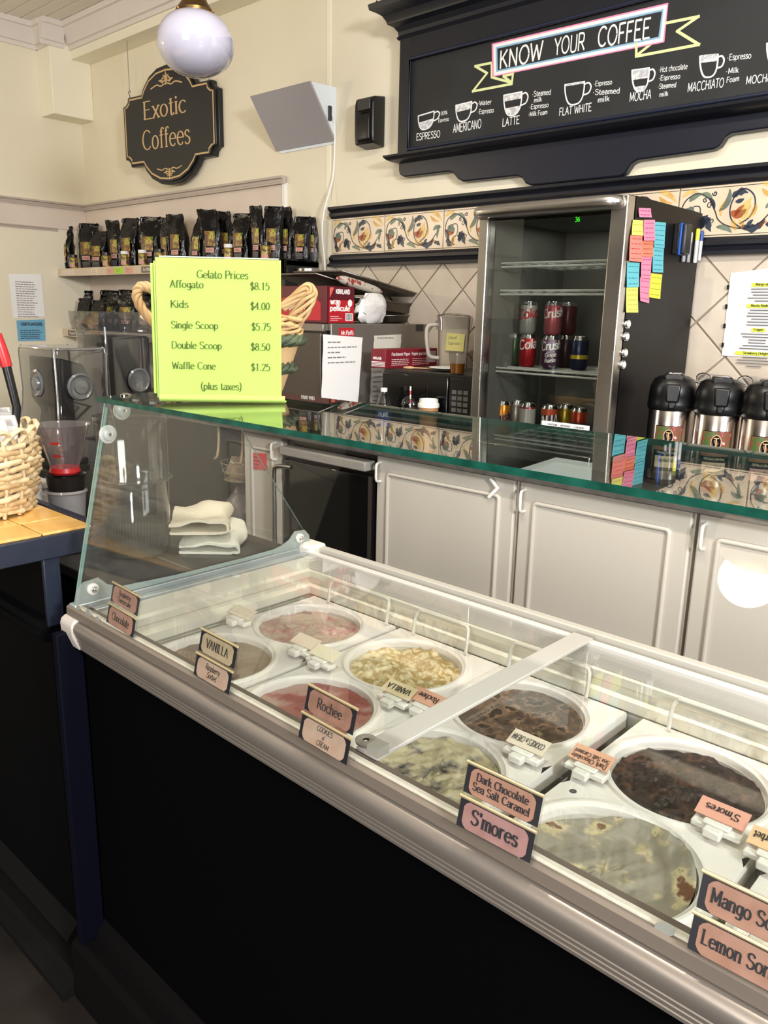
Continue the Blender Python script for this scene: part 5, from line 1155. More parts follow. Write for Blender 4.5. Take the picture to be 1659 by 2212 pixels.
# coated wire hangers on the rear liner
xs = [(-1.424, -1.217), (-1.13, -.975), (-.86, -.675), (-.505, -.32), (-.19, 0)]
for a, b in xs:
    m = MB(); y0 = ly1-.022; zt_ = .826
    m.tube(crspline([(a, y0-.012, .77), (a, y0-.006, zt_-.02), (a+.006, y0, zt_-.004), (a+.025, y0, zt_), (b-.025, y0, zt_), (b-.006, y0, zt_-.004), (b, y0-.006, zt_-.02), (b, y0-.012, .77)], 5), .0042, 8); cb_(m, 'wire_hanger', mat('coated_wire', 'D8D6CC', .35), smooth=60)
# divider bar and glass lids
m = MB(); m.box(-.738, -.694, .772, 1.40, .8695, .8765); cb_(m, 'lid_divider_bar', mat('lid_bar_white', 'CFCBC6', .3, .2), bevel=.0015)
m = MB(); m.box(XA+.066, -.716, .776, 1.392, .8645, .8685); cb_(m, 'glass_lid', glassc)
m = MB(); m.box(-.716, XB-.03, .776, 1.392, .8595, .8635); cb_(m, 'glass_lid', glassc)
m = MB(); m.lathe([(.005, .0), (.016, .0), (.017, .004), (.010, .006), (.005, .004)], 20, c=(-.735, .79, .877)); m.box(-.712, -.69, .768, .792, .877, .892); cb_(m, 'lid_clip', mat('grey_clip', '96938A', .3), smooth=40)
# glass guard
def gl_prism(poly, axis, a, b): return MB().prism(poly, axis, a, b, 0, 1)
th = .006; ny_, nz_ = .973, -.228
gb0, gt0 = (.7475, .866), (.8500, 1.3045)
m = gl_prism([gb0, gt0, (gt0[0]+th*ny_, gt0[1]+th*nz_), (gb0[0]+th*ny_, gb0[1]+th*nz_)], 'X', XA+.024, XB); m.m = [0, 0]+[1, 0, 1, 0]
m.m[0] = m.m[1] = 1; m.m[2:] = [0, 1, 0, 1]
cb_(m, 'front_glass', [glassc, edge_l])
m = gl_prism([(.749, .868), (.850, 1.3045), (1.145, 1.3045), (1.432, .882)], 'X', XA+.016, XA+.022); cb_(m, 'side_glass', [glassd if False else glass('side_pane_glass', (.95, .96, .955), .032), mat('side_edge', '7E9A90', .2)])
m = MB().prism([(.838, 1.3055), (.838, 1.3155), (1.165, 1.3238), (1.165, 1.3138)], 'X', -1.592, XB); m.m = [1, 1, 1, 0, 1, 0]; m.build('top_shelf_glass', [glasst, edge_g], case, world=True)
m = MB(); m.box(XA+.0225, XB, .752, .762, .866, .8715); cb_(m, 'silicone_bead', mat('old_silicone', 'D4D0C0', .6, bump=(50, .6)))
# torn sticker remains on the lower front glass
rs = random.Random(6)
for (px, py, s_) in ((172, 1312, .010), (195, 1325, .013), (216, 1338, .009), (228, 1347, .007), (1440, 2006, .011)):
    cxx = at(px, py, 'Y', .7525 if px < 900 else .738); m = MB(); n = 9; pts = []
    for k in range(n):
        a = 2*PI*k/n; r = s_*rs.uniform(.5, 1.2); pts.append((cxx.x+r*math.cos(a)*1.1, r*math.sin(a)*.8))
    def GP(x, dz, back):
        z = cxx.z+dz; return (x, .7475+(z-.866)*(.8500-.7475)/(1.3045-.866)-(.0008 if not back else .0003)+(x+1.58)*math.tan(CA), z)
    m.loft([[GP(x, dz, 0) for x, dz in pts], [GP(x, dz, 1) for x, dz in pts]]); m.build('sticker_residue', mat('grey_residue', '7E8078', .7), case, world=True)
# brackets and screws of the side pane
bk2 = mat('bracket_metal', 'A9B4B4', .35, .6)
for (y, sgn_) in ((.78, 1), (1.395, -1)):
    m = MB(); s_ = sgn_
    m.prism([(y-.03*s_, .872), (y-.026*s_, .905), (y-.01*s_, .922), (y+.025*s_, .925), (y+.045*s_, .905), (y+.07*s_, .894), (y+.10*s_, .888), (y+.10*s_, .872)], 'X', XA+.0235, XA+.0255); b_ = cb_(m, 'glass_bracket', bk2)
    m = MB(); m.lathe([(.013, 0), (.013, .005), (.009, .007)], 18, cap1=True); m.xf(Matrix.Translation((XA+.0258, y+.01*s_, .903)) @ Matrix.Rotation(PI/2, 4, 'Y')); m2 = cb_(m, 'washer', white, smooth=40)
    m = MB(); m.lathe([(.007, .007), (.007, .011), (.004, .014), (.001, .0145)], 14); m.xf(Matrix.Translation((XA+.0258, y+.01*s_, .903)) @ Matrix.Rotation(PI/2, 4, 'Y')); cb_(m, 'screw_head', chrome, smooth=40)
m = MB(); m.prism([(.86, .876), (1.36, .876), (1.36, .890), (1.2, .886), (1.0, .886), (.86, .892)], 'X', XA+.0235, XA+.0245); cb_(m, 'bottom_channel', mat('channel_metal', '9FAFAD', .35, .5))
for (px, py) in ((263, 887), (233, 938)):
    p = at(px, py, 'X', XA+.024)
    m = MB(); m.lathe([(.020, 0), (.020, .003), (.013, .003), (.013, .011), (.009, .013)], 20, cap1=True); m.xf(Matrix.Translation((XA+.0225, p.y, p.z)) @ Matrix.Rotation(PI/2, 4, 'Y')); m.build('clamp_disc', mat('clear_clamp', 'B9BCB8', .25), case, world=True, smooth=40)
    m = MB(); m.lathe([(.005, .013), (.004, .016), (.001, .0165)], 12); m.xf(Matrix.Translation((XA+.0225, p.y, p.z)) @ Matrix.Rotation(PI/2, 4, 'Y')); m.build('clamp_screw', chrome, case, world=True, smooth=40)
p = at(272, 856, 'Z', 1.3155); m = MB(); m.lathe([(.012, .0), (.012, .003), (.006, .006), (.001, .0065)], 18, c=(p.x, p.y, 1.3164)); m.build('shelf_screw', chrome, case, world=True, smooth=40)

# ---------------------------------------------------------------- dipping plates with tubs of gelato
ZP = .762; RH = .1215; YR, YFr = 1.222, .947
plm = mat('white_dipping_plate', 'E0DBD5', .3, var=('D4CEC4', 5, 4, .5, .9))
PC = [(-1.348, 'leftmost'), (-1.037, 'second from the left'), (-.742, 'third from the left, under the bar'), (-.414, 'fourth from the left'), (-.100, 'rightmost')]
def plate_mesh():
    m = MB(); hw = .146; n = 64
    for yc, y0, y1 in ((YR, (YR+YFr)/2, 1.368), (YFr, .80, (YR+YFr)/2)):
        ring = []; rect = []
        for k in range(n):
            a = 2*PI*k/n; ca, sa = math.cos(a), math.sin(a); ring.append((ca, sa))
            tx_ = hw/abs(ca) if abs(ca) > 1e-9 else 9; ty = ((y1-yc) if sa > 0 else (yc-y0))/abs(sa) if abs(sa) > 1e-9 else 9
            t = min(tx_, ty); rect.append((ca*t, yc+sa*t, 0))
        rr = [(RH, -.05), (RH, -.004), (RH+.0015, 0), (RH+.006, .0015), (RH+.009, .0055), (RH+.0135, .0055), (RH+.016, 0)]
        rows = [[(min(max(r*c, -hw), hw), yc+r*s, z) for c, s in ring] for r, z in rr]+[rect]
        m.loft(rows, cap=False)
    # skirt with rounded corners
    o = [(-hw, .80), (hw, .80), (hw, 1.368), (-hw, 1.368)]
    m.loft([[(x, y, 0) for x, y in o], [(x*1.012, y+(.002 if y > 1 else -.002), -.004) for x, y in o], [(x*1.012, y+(.002 if y > 1 else -.002), -.032) for x, y in o]], cap=False)
    return m
pm_ = plate_mesh(); p0 = None
clips_label = {0: ('Raspberry', None), }
def rot(p): return RC @ Vector(p)
for i, (cx, lb) in enumerate(PC):
    q = rot((cx, 0, 0)); loc = (q.x, q.y, ZP)
    if p0 is None:
        p0 = thing('dipping_plate', 'x', 'tray', loc, CA, 'white dipping plates in the gelato case'); t = p0
        pm_.build('plate', plm, p0, smooth=35)
    else: t = dup(p0, loc, CA, 'x')
    t['label'] = 'white two-hole dipping plate in the case, %s' % lb
    if i == 3: MB().lathe([(.001, .0008), (.006, .0008)], 14, c=(-.118, 1.06, .0)).build('drain_hole', blackpl, t)
# label clips: white stepped blocks with a small card
cards = [(-1.463, 1.096, '', 'E4D6C0'), (-1.226, 1.086, '', 'E2CDBB'), (-1.150, 1.074, '', 'E6DCC2'), (-.925, 1.058, 'VANILLA', 'DCCBA5'), (-.862, 1.070, 'Rochee', 'D9A58E'), (-.637, 1.067, 'COOKIES n CREAM', 'E0D2BF'), (-.535, 1.100, 'Dark Chocolate|Sea Salt Caramel', 'DFA98C'), (-.320, 1.098, "S'mores", 'DDA08C'), (-.238, 1.078, 'Lemon Sorbet', 'E3BE94')]
cardm = {}
for i, (x, y, s, c) in enumerate(cards):
    q = Vector((x, y, ZP+.0075)); t = thing('label_clip', 'white clip with flavour card on the dipping plates, %s from the left' % ORD[i], 'clip', tuple(q), 0, 'flavour card clips between the tubs')
    m = MB(); m.box(-.036, .036, -.012, .012, 0, .010); m.box(-.013, .013, -.028, -.012, 0, .013); m.box(-.02, .02, -.012, .012, .010, .015); m.build('clip_block', white, t, bevel=.003)
    m = MB(); m.prism([(.0, .016), (.0305, .028), (.030, .0292), (-.0005, .0172)], 'X', -.036, .036); cd_ = m.build('flavour_card', mat('clipcard_'+c, c, .5), t)
    if s:
        m = MB(); L_ = s.split('|'); uy, uz = Vector((0, .0305, .012)).normalized(), 0
        for j, ln in enumerate(L_):
            h_ = .0085 if len(L_) > 1 else .012
            # cards read from the server's side (upside down to the customer)
            org = Vector((.0, .0, .0172))+uy*((.024 if len(L_) > 1 else .02)-(-j)*-.012 if False else (.010+.011*j if len(L_) > 1 else .022))
            text(m, ln, org+Vector((0, -.0006, .0012)), (-1, 0, 0), -uy, h_, w=min(.062, text_width(ln)*h_), align='c', nib=(.085, .045), serif=.09)
        m.build('card_print', ink, cd_, fix=False)
# tubs
def gelato_mat(name, base, stops, scale, lo=.44, hi=.53, rough=.4, bump_=(70, .8)):
    return mat(name, base, rough, var=(stops[0], scale, 10, lo, hi)+tuple((hi+.045+.04*i, c) for i, c in enumerate(stops[1:])), bump=bump_)
GM = {
'raspberry_cheesecake': gelato_mat('gel_raspchk', 'B59F8E', ['AE8A80', 'A8666C', 'C0AA98'], 22, .42, .52),
'chocolate': gelato_mat('gel_choc', '7E6A59', ['8B7764', '62503F'], 16, .42, .6, bump_=(50, .3)),
'vanilla': gelato_mat('gel_vanilla', 'A88E58', ['C2AC7C', 'D6C8A2'], 60, .40, .50, bump_=(55, 1.0)),
'raspberry_sorbet': gelato_mat('gel_rsorbet', 'A9857C', ['9C5E55', '8C4742'], 14, .46, .52, bump_=(40, .3)),
'rochee': gelato_mat('gel_rochee', '4A3A2E', ['6B5342', '8F735A', '3A2C24'], 34, .42, .52),
'cookies_n_cream': gelato_mat('gel_cookies', '3C3832', ['8F877A', 'A0967F', 'B8AC8C'], 30, .34, .42, bump_=(60, 1.0)),
'dark_chocolate': gelato_mat('gel_dark', '241913', ['31221A', '513626', '2C1F18'], 20, .42, .54),
'smores': gelato_mat('gel_smores', '8E887A', ['958E7E', 'B8AA86', 'C4B898', '6E4A30'], 24, .40, .565, bump_=(45, .5)),
'mango': gelato_mat('gel_mango', 'D8D4C8', ['DCD8CC'], 20), 'lemon': gelato_mat('gel_lemon', 'DAD6C6', ['E2DECE'], 20)}
tubw = mat('tub_wall', 'C9C5BA', .4)
def tub(cx, cy, key, label, zg, amp, seed, slope=(0, 0), pile=0):
    q = rot((cx, cy, 0)); t = thing('gelato_tub', label, 'gelato tub', (q.x, q.y, lz+.001), CA, 'gelato tubs in the display case')
    H_ = ZP-lz-.012
    m = MB(); m.lathe([(.001, 0), (.112, 0), (.118, .02), (.1208, H_), (.1196, H_), (.1165, .02), (.001, .006)], 48); m.build('tub_bucket', tubw, t, smooth=40)
    rd = random.Random(seed); m = MB(); nr, na = 26, 72; ph = [rd.uniform(0, 6.28) for _ in range(12)]
    def hgt(r, a):
        x, y = r*math.cos(a), r*math.sin(a)
        h = sum(math.sin(x*f*(1+.3*k)+ph[k])*math.cos(y*f*(1.2-.1*k)+ph[k+6])/(k+1)**.7 for k, f in enumerate((34, 70, 130, 210, 330, 470)))
        return amp*h*.3+slope[0]*x+slope[1]*y+pile*max(0, (r/.115)-.72)*3.2*(.5+.5*math.sin(a*2+ph[0]))*.03
    zt_ = ZP-lz-.009-zg
    for i in range(nr+1):
        r = .1193*i/nr
        for k in range(na):
            a = 2*PI*k/na; m.v.append(Vector((r*math.cos(a), r*math.sin(a), zt_+hgt(r, a))))
    for i in range(nr):
        for k in range(na):
            k2 = (k+1) % na; m.f.append([i*na+k, i*na+k2, (i+1)*na+k2, (i+1)*na+k]); m.m.append(0)
    m.build('gelato', GM[key], t, smooth=80, fix=False)
    return t
for (i, row, key, lb, zg, amp, sl, pile) in ((0, 1, 'raspberry_cheesecake', 'tub of pink marbled raspberry cheesecake gelato, rear left', .004, .014, (0, -.04), 0), (0, 0, 'chocolate', 'tub of pale brown chocolate gelato, front left', .004, .006, (0, 0), 0),
    (1, 1, 'vanilla', 'tub of creamy yellow vanilla gelato in the rear row', .004, .022, (0, -.05), 0), (1, 0, 'raspberry_sorbet', 'tub of smooth rose raspberry sorbet in the front row', .002, .007, (0, 0), 0),
    (2, 1, 'rochee', 'tub of brown rochee gelato right of the lid bar', .004, .010, (0, 0), 0), (2, 0, 'cookies_n_cream', 'tub of speckled cookies and cream gelato by the lid bar', .008, .016, (0, 0), .4),
    (3, 1, 'dark_chocolate', 'tub of dark chocolate sea salt caramel gelato, rear right', .006, .016, (0, 0), 0), (3, 0, 'smores', "tub of nearly empty beige s'mores gelato, front right", .010, .010, (0, 0), 1),
    (4, 1, 'mango', 'tub of pale mango sorbet behind the far right edge', .03, .006, (0, 0), 0), (4, 0, 'lemon', 'tub of pale lemon sorbet at the far right edge', .03, .006, (0, 0), 0)):
    tub(PC[i][0], YR if row else YFr, key, lb, zg, amp, i*7+row*3+1, sl, pile)

# ---------------------------------------------------------------- flavour signs leaning on the front glass
acr = glass('sign_acrylic', (.95, .95, .95), .05)
blk = mat('card_black_corner', '15131A', .5)
def flavour_sign(x, y, yaw, rows, label, w=.111):
    t = thing('flavour_sign', label, 'sign', (x, y, .8705), yaw, 'double flavour signs on the front ledge of the case', rx=math.radians(-13))
    h = .086; hh = .0405
    m = MB(); m.box(0, w, 0, .002, 0, h); m.box(0, w, -.003, .0, 0, .0015); m.build('acrylic_back', acr, t)
    for r, (lines, col, style) in enumerate(rows):
        z0 = (h-hh) if r == 0 else .0015
        yo = -.0008 if r == 0 else -.0026
        c = MB().box(.0015, w-.0015, yo-.0008, yo, z0, z0+hh-.004).build('card', blk, t)
        # printed ticket shape with notched corners
        a, b, zb_, zt_, nk = .0085, w-.0085, z0+.0006, z0+hh-.0052, .0075
        pts = [(a+nk, zb_), (b-nk, zb_), (b-nk*.4, zb_+nk*.4), (b, zb_+nk), (b, zt_-nk), (b-nk*.4, zt_-nk*.4), (b-nk, zt_), (a+nk, zt_), (a+nk*.4, zt_-nk*.4), (a, zt_-nk), (a, zb_+nk), (a+nk*.4, zb_+nk*.4)]
        m = MB(); m.poly([(p[0], yo-.0012, p[1]) for p in pts]); m.build('ticket_print', mat('ticket_'+col, col, .55, var=({'957263': '896657', '988A70': '8C7E62', '886456': '715443', '9C8976': '987D6B', '95705E': '896350', '906D68': '84615B'}.get(col, col), 40, 3, .4, .7)), c)
        m = MB(); n = len(lines); hm = {1: .0145, 2: .0096, 3: .0078}[n] if style != 'big' else .0175
        nib, ser, sl = {'serif': ((.08, .04), .10, 0), 'bold': ((.105, .05), .11, 0), 'big': ((.11, .05), .11, 0), 'hand': ((.065, .05), 0, .25)}[style]
        for j, s in enumerate(lines):
            zc = (zb_+zt_)/2+((n-1)/2-j)*hm*1.35-hm*.38
            wt = min(text_width(s)*hm*(.95 if style != 'hand' else .85), (b-a)*.9)
            text(m, s, (w/2, yo-.0016, zc), (1, 0, 0), (0, 0, 1), hm, w=wt, align='c', nib=nib, serif=ser, slant=sl)
        m.build('flavour_name', ink, c, fix=False)
        m = MB(); m.tube([(0, yo-.0012, z0+hh-.0015), (w, yo-.0012, z0+hh-.0015)], .0024, 8); m.build('gold_strip', gold, t, smooth=60)
    return t
PKc, VA, RO, CKc, DC, SM = '957263', '988A70', '886456', '9C8976', '95705E', '906D68'
flavour_sign(-1.452, .7555, math.radians(-3.5), [(['Raspberry', 'Cheesecake'], PKc, 'serif'), (['Chocolate'], PKc, 'serif')], 'double sign reading Raspberry Cheesecake and Chocolate on the case ledge', .118)
flavour_sign(-1.120, .7405, math.radians(-2.3), [(['VANILLA'], VA, 'serif'), (['Raspberry', 'Sorbet'], CKc, 'hand')], 'double sign reading Vanilla and Raspberry Sorbet on the case ledge')
flavour_sign(-.826, .7275, math.radians(-2.5), [(['Rochee'], RO, 'serif'), (['COOKIES', "n'", 'CREAM'], CKc, 'hand')], "double sign reading Rochee and Cookies n' Cream on the case ledge")
flavour_sign(-.522, .7245, math.radians(.8), [(['Dark Chocolate', 'Sea Salt Caramel'], DC, 'bold'), (["S'mores"], SM, 'big')], "double sign reading Dark Chocolate Sea Salt Caramel and S'mores")
flavour_sign(-.226, .7285, math.radians(.5), [(['Mango Sorbet'], DC, 'bold'), (['Lemon Sorbet'], DC, 'bold')], 'double sign reading Mango Sorbet and Lemon Sorbet, cut by the picture edge')

# ---------------------------------------------------------------- lime price sign on the glass shelf
PA = math.radians(45.5); ZG = 1.3185
ps = thing('price_sign', 'lime green Gelato Prices sign in an acrylic holder on the glass shelf', 'sign', (-1.3925, .865, ZG+.0008), PA)
lime_m = mat('lime_paper', 'AACA60', .6, spec=.25, var=('AFCE68', 3, 2, .3, .7)); PWd = .243
top = at(480, 557, 'X', -1.31); hS = .277
TI = Matrix.Rotation(math.radians(-4), 4, 'X')
def pst(m): return m.xf(TI)
pst(MB().box(.0, PWd-.003, .0, .002, .012, hS)).build('paper_insert', lime_m, ps)
m = MB(); m.box(-.001, PWd, -.0022, -.0008, .004, hS+.002); pst(m).build('acrylic_front', glass('matte_acrylic', (.98, .985, .97), .003, .12), ps)
m = MB(); m.box(-.004, -.001, -.001, .012, .010, hS-.006); m.box(-.012, -.005, .006, .014, .018, hS-.010); pst(m).build('folded_paper_edge', lime_m, ps, bevel=.002)
m = MB(); pts = crspline([(0, .0, .016), (0, -.002, .008), (0, .006, .002), (0, .02, .0015), (0, .05, .0015)], 5); R_ = [[(0, p.y, p.z), (PWd+.004, p.y, p.z)] for p in pts]; m.loft(R_, cap=False, closed=False)
b0 = len(m.v); m.v += [v+Vector((0, 0, .0012)) for v in m.v]; m.f += [[b0+k for k in f] for f in m.f]; m.m = [0]*len(m.f); m.build('bent_foot', lime_m, ps, smooth=60)
m = MB(); m.tube([(PWd*.03, .001, hS+.002), (PWd*.97, .001, hS+.002)], .0012, 6); pst(m).build('top_fold', mat('acrylic_edge', 'E8EFD8', .2), ps)
u = hS/310.0; gi = mat('sign_green_ink', '3A4418', .8)
ux = PWd/266.0
def row(s, xl, yl, hpx, xr=None, al='l'):
    w_ = (xr-xl)*ux if xr else None
    m = MB(); text(m, s, ((xl-343)*ux, -.0026, (876-yl)*u), (1, 0, 0), (0, 0, 1), hpx*u, w=w_, nib=(.058, .026), serif=.065)
    pst(m).build('price_line', gi, ps, fix=False)
row('Gelato Prices', 429, 607, 16, 537)
for s, pr_, yl, xr, xp in (('Affogato', '$8.15', 628, 443, 541), ('Kids', '$4.00', 670, 410, 541), ('Single Scoop', '$5.75', 714, 472, 543), ('Double Scoop', '$8.50', 757, 479, 541), ('Waffle Cone', '$1.25', 801, 465, 541)):
    row(s, 373, yl, 15, xr); row(pr_, xp, yl+1, 15, xp+41)
row('(plus taxes)', 433, 845, 15, 520)

# ---------------------------------------------------------------- wicker vase basket behind the price sign
wk = mat('wicker_tan', 'C9A878', .55, var=('B08C5C', 18, 3, .4, .7)); wkg = mat('green_garland', '4E5A44', .6, var=('3A4534', 30, 3, .4, .6))
bp_ = (-1.440, 1.080)
vb = thing('wicker_vase', 'tapered wicker vase with twisted handles and green bands behind the price sign', 'basket', (bp_[0], bp_[1], ZG+.0036), PA)
vb.scale = (1, .74, 1)
m = MB(); m.lathe([(.001, .001), (.104, .001), (.110, .01), (.130, .065), (.148, .118), (.150, .122), (.144, .118), (.124, .065), (.10, .012)], 28); m.build('vase_body', mat('tan_paper_body', 'D2AE80', .6), vb, smooth=40)
for z, r in ((.058, .131), (.118, .152)):
    m = MB(); 
    for k in range(3): m.tube([((r+.006*math.cos(a*1.9+k*2.1))*math.cos(a*2*PI/36), (r+.006*math.cos(a*1.9+k*2.1))*math.sin(a*2*PI/36), z+.009*math.sin(a*1.9+k*2.1)) for a in range(36)], .0065, 6, closed=True)
    m.build('green_band', wkg, vb, smooth=60)
m = MB()
for k in range(9):
    z = .130+k*.0042; rd = random.Random(k); m.tube([((.146+.007*math.sin(a*1.3+k))*math.cos(a*2*PI/40), (.146+.007*math.sin(a*1.3+k))*math.sin(a*2*PI/40), z+.005*math.sin(a*.9+k*1.7)) for a in range(40)], .004, 6, closed=True)
m.build('woven_rim', wk, vb, smooth=60)
def twist(path, r, strands, sr, turns, nm):
    P = crspline(path, 10); m = MB(); N = len(P)
    for s in range(strands):
        pp = []; up = Vector((0, 0, 1))
        for i, p in enumerate(P):
            t = (P[min(i+1, N-1)]-P[max(i-1, 0)]).normalized(); x = Vector((0, 1, 0))-t*t.y; x.normalize(); y = t.cross(x); a = turns*2*PI*i/N+s*2*PI/strands
            rr = r(i/N) if callable(r) else r
            pp.append(p+(x*math.cos(a)+y*math.sin(a))*rr)
        m.tube(pp, sr, 6)
    return m.build(nm, wk, vb, smooth=60)
twist([(-.13, 0, .125), (-.16, 0, .145), (-.188, 0, .175), (-.199, 0, .205), (-.188, 0, .223), (-.165, 0, .218), (-.14, 0, .203), (-.115, 0, .175)], .0065, 4, .0052, 3.2, 'twisted_handle')
twist([(.105, 0, .125), (.13, 0, .15), (.152, 0, .18), (.166, 0, .205), (.171, 0, .218), (.163, 0, .226), (.14, 0, .208), (.11, 0, .185)], lambda t: .018*(1-.65*t), 7, .0042, 1.1, 'twisted_handle')
# ---------------------------------------------------------------- tiled bar counter left of the case
bar = thing('bar_counter', 'navy bar counter with amber tiled top left of the gelato case', 'counter', (-2.6, .7, ZF))
brush = mat('brushed_navy_trim', '1B2130', .42, bump=(18, .5)); dk = mat('black_bar_paint', '050506', .7, spec=.06, bump=(25, .1))
BX1, BY0, BY1, BZ = -1.72, .40, .876, 1.0
MB().box(-3.9, BX1-.002, BY0, BY1+.004, .95, BZ-.006).build('top_board', dk, bar, world=True)
m = MB(); m.box(-3.9, BX1+.004, BY1, BY1+.022, .945, BZ+.006); m.build('rear_edge_trim', brush, bar, world=True, bevel=.003)
m = MB(); m.box(BX1-.004, BX1+.008, BY0-.01, BY1+.022, .944, BZ-.002); m.build('end_edge_trim', brush, bar, world=True, bevel=.003)
m = MB(); m.box(-3.9, BX1+.008, BY0-.022, BY0, .944, BZ-.002); m.build('front_edge_trim', brush, bar, world=True, bevel=.003)
amb = [mat('amber_tile_%d' % i, c, .16, spec=.6, var=(c2, 6, 4, .35, .7)) for i, (c, c2) in enumerate((('D9A85C', 'E3BC78'), ('DDAF66', 'CE9A4C')))]
MB().box(-3.9, BX1-.004, BY0, BY1, BZ-.006, BZ-.002).build('tile_bed', mat('dark_grout', '3A2E22', .8), bar, world=True)
tl = [None, None]
for i in range(18):
    for j in range(4):
        x = BX1-.004-(i+1)*.1185; y = BY1-(j+1)*.1195; k = (i+j) % 2
        if tl[k] is None: tl[k] = MB().box(.0015, .117, .0015, .118, 0, .007).build('tile', amb[k], bar, bevel=.0015, segs=1); o = tl[k]
        else: o = tl[k].copy(); COL.objects.link(o); o.parent = bar
        o.location = (x-bar.location.x, y-bar.location.y, BZ-.004-bar.location.z)
MB().box(-3.9, -1.732, .76, .788, ZF+.001, .949).build('knee_wall', dk, bar, world=True)
MB().box(-1.735, -1.722, .752, .79, .78, .946).build('end_post', brush, bar, world=True, bevel=.002)
m = MB(); m.prism([(.76, .74), (.742, .745), (.736, .757), (.728, .762), (.728, .774), (.735, .778), (.742, .79), (.76, .796)], 'X', -3.9, -1.73); m.build('ledge_moulding', dk, bar, world=True, smooth=25)
dk2 = mat('worn_black_moulding', '131211', .75, spec=.06, bump=(25, .15))
m = MB(); m.prism([(.76, -.09), (.735, -.085), (.728, -.07), (.735, -.058), (.76, -.03)], 'X', -3.9, -1.72); m.build('lower_moulding', dk2, bar, world=True, smooth=25)
m = MB(); m.prism([(.76, ZF+.001), (.672, ZF+.001), (.672, ZF+.018), (.69, ZF+.03), (.70, ZF+.034), (.712, ZF+.05), (.76, ZF+.055)], 'X', -3.9, -1.64); m.build('base_moulding', dk2, bar, world=True, smooth=25)
# black rubbish sack under the bar
sk = thing('rubbish_sack', 'black plastic sack under the bar counter end', 'bag', (-1.90, 1.0, ZF))
m = MB(); rd = random.Random(2); rings = []
for i in range(12):
    z = i/11; r0 = .10*(1-.4*z**3); rings.append([((r0+rd.uniform(-.01, .01))*math.cos(a*2*PI/18), (r0*.8+rd.uniform(-.01, .01))*math.sin(a*2*PI/18), .001+z*.94) for a in range(18)])
m.loft(rings); m.build('sack', mat('black_film', '060606', .18, bump=(20, .8)), sk, smooth=50)
# ---------------------------------------------------------------- work counter behind the bar
wkc = thing('work_counter', 'dark work counter between the bar and the gelato case', 'counter', (-2.5, 1.17, ZF))
ZW = .85
MB().box(-3.6, -1.628, .90, 1.43, ZW-.03, ZW).build('top', mat('dark_worktop', '2C2A28', .4, var=('383532', 9, 4, .4, .7)), wkc, world=True, bevel=.004)
MB().box(-3.6, -1.64, 1.105, 1.112, ZW-.002, ZW+.0006).build('joint_strip', mat('tan_joint', '6E6255', .5), wkc, world=True)
MB().box(-3.58, -2.05, .91, 1.42, ZF+.001, ZW-.03).build('base_unit', dk, wkc, world=True)
MB().box(-1.66, -1.635, 1.12, 1.42, ZF+.001, ZW-.03).build('end_leg', dk, wkc, world=True)
# folded towels
def towel(loc, rz, L, Wd, H_, label, seed, shade):
    rd = random.Random(seed); t = thing('folded_towel', label, 'towel', loc, rz, 'folded cream towels on the work counter')
    N = 12; secs = []
    for i in range(N+1):
        v = i/N; s = 1-.22*max(0, v-.6)/.4; wv = .006*math.sin(v*7+seed)
        hh_ = H_*(.75+.45*v)+.007*math.sin(v*8+seed*2); path = [(-Wd, .004), (-Wd*.5, .004+.002*math.sin(v*9)), (-.02, .004), (.0+wv, .006), (.012*s+wv, hh_*.3), (.010+wv, hh_*.7), (-.006+wv, hh_*.95), (-Wd*.35, hh_*.92+.004*math.sin(v*6+1)), (-Wd*.7, hh_*.8), (-Wd, hh_*.75)]
        P = crspline([(a, b, 0) for a, b in path], 3); up, dn = [], []
        for k, p in enumerate(P):
            d = (P[min(k+1, len(P)-1)]-P[max(k-1, 0)]).normalized(); n = Vector((-d.y, d.x, 0)); up.append(p+n*.0035); dn.append(p-n*.0035)
        ring = [(q.x+rd.uniform(-.0015, .0015), v*L+.03*(q.x/Wd)*(v-.2), max(.0005, q.y+rd.uniform(-.0012, .0012)+(.004*math.sin(q.x*60+v*5) if q.y > .02 else 0))) for q in up+dn[::-1]]; secs.append(ring)
    m = MB(); m.loft(secs); m.build('cloth', shade, t, smooth=60)
    m = MB(); m.loft([[(x*1.0+.0006, y, z+.0006) for x, y, z in s[6:16]] for s in (secs[9], secs[10])], cap=False, closed=False); m.build('woven_stripe', mat('towel_stripe', 'C9BC9E', .9), t)
    return t
tw1 = mat('cream_towel', 'DDD3BC', .95, bump=(220, .5)); tw2 = mat('ivory_towel', 'D6D4C6', .95, bump=(220, .5))
towel((-1.700, 1.265, ZW+.001), math.radians(46), .20, .15, .040, 'ivory folded towel lying under the cream one', 3, tw2)
towel((-1.725, 1.245, ZW+.056), math.radians(50), .19, .14, .042, 'cream folded towel on top of the ivory one', 7, tw1)
# large clear container
ccn = thing('clear_container', 'tall clear ribbed plastic container in front of the towels', 'container', (-1.905, 1.095, ZW+.001))
cpm = glass('grey_clear_plastic', (.60, .61, .62), .07, .05, haze=.10, hazecol=(.12, .12, .125))
m = MB(); m.lathe([(.001, .003), (.082, .003), (.088, .015), (.090, .20), (.093, .205), (.093, .215), (.090, .22), (.092, .36), (.097, .365), (.097, .375)], 40); m.build('container_wall', cpm, ccn, smooth=40)
m = MB(); m.tube([(.0975*math.cos(a*PI/20), .0975*math.sin(a*PI/20), .21) for a in range(40)], .004, 6, closed=True); m.build('grip_ring', cpm, ccn, smooth=60)
m = MB()
for k in range(24):
    a = -1.6+k*.09; m.tube([(.0895*math.cos(a), .0895*math.sin(a), .03), (.0905*math.cos(a+.03), .0905*math.sin(a+.03), .12)], .0016, 5)
m.build('rib', cpm, ccn, smooth=60)
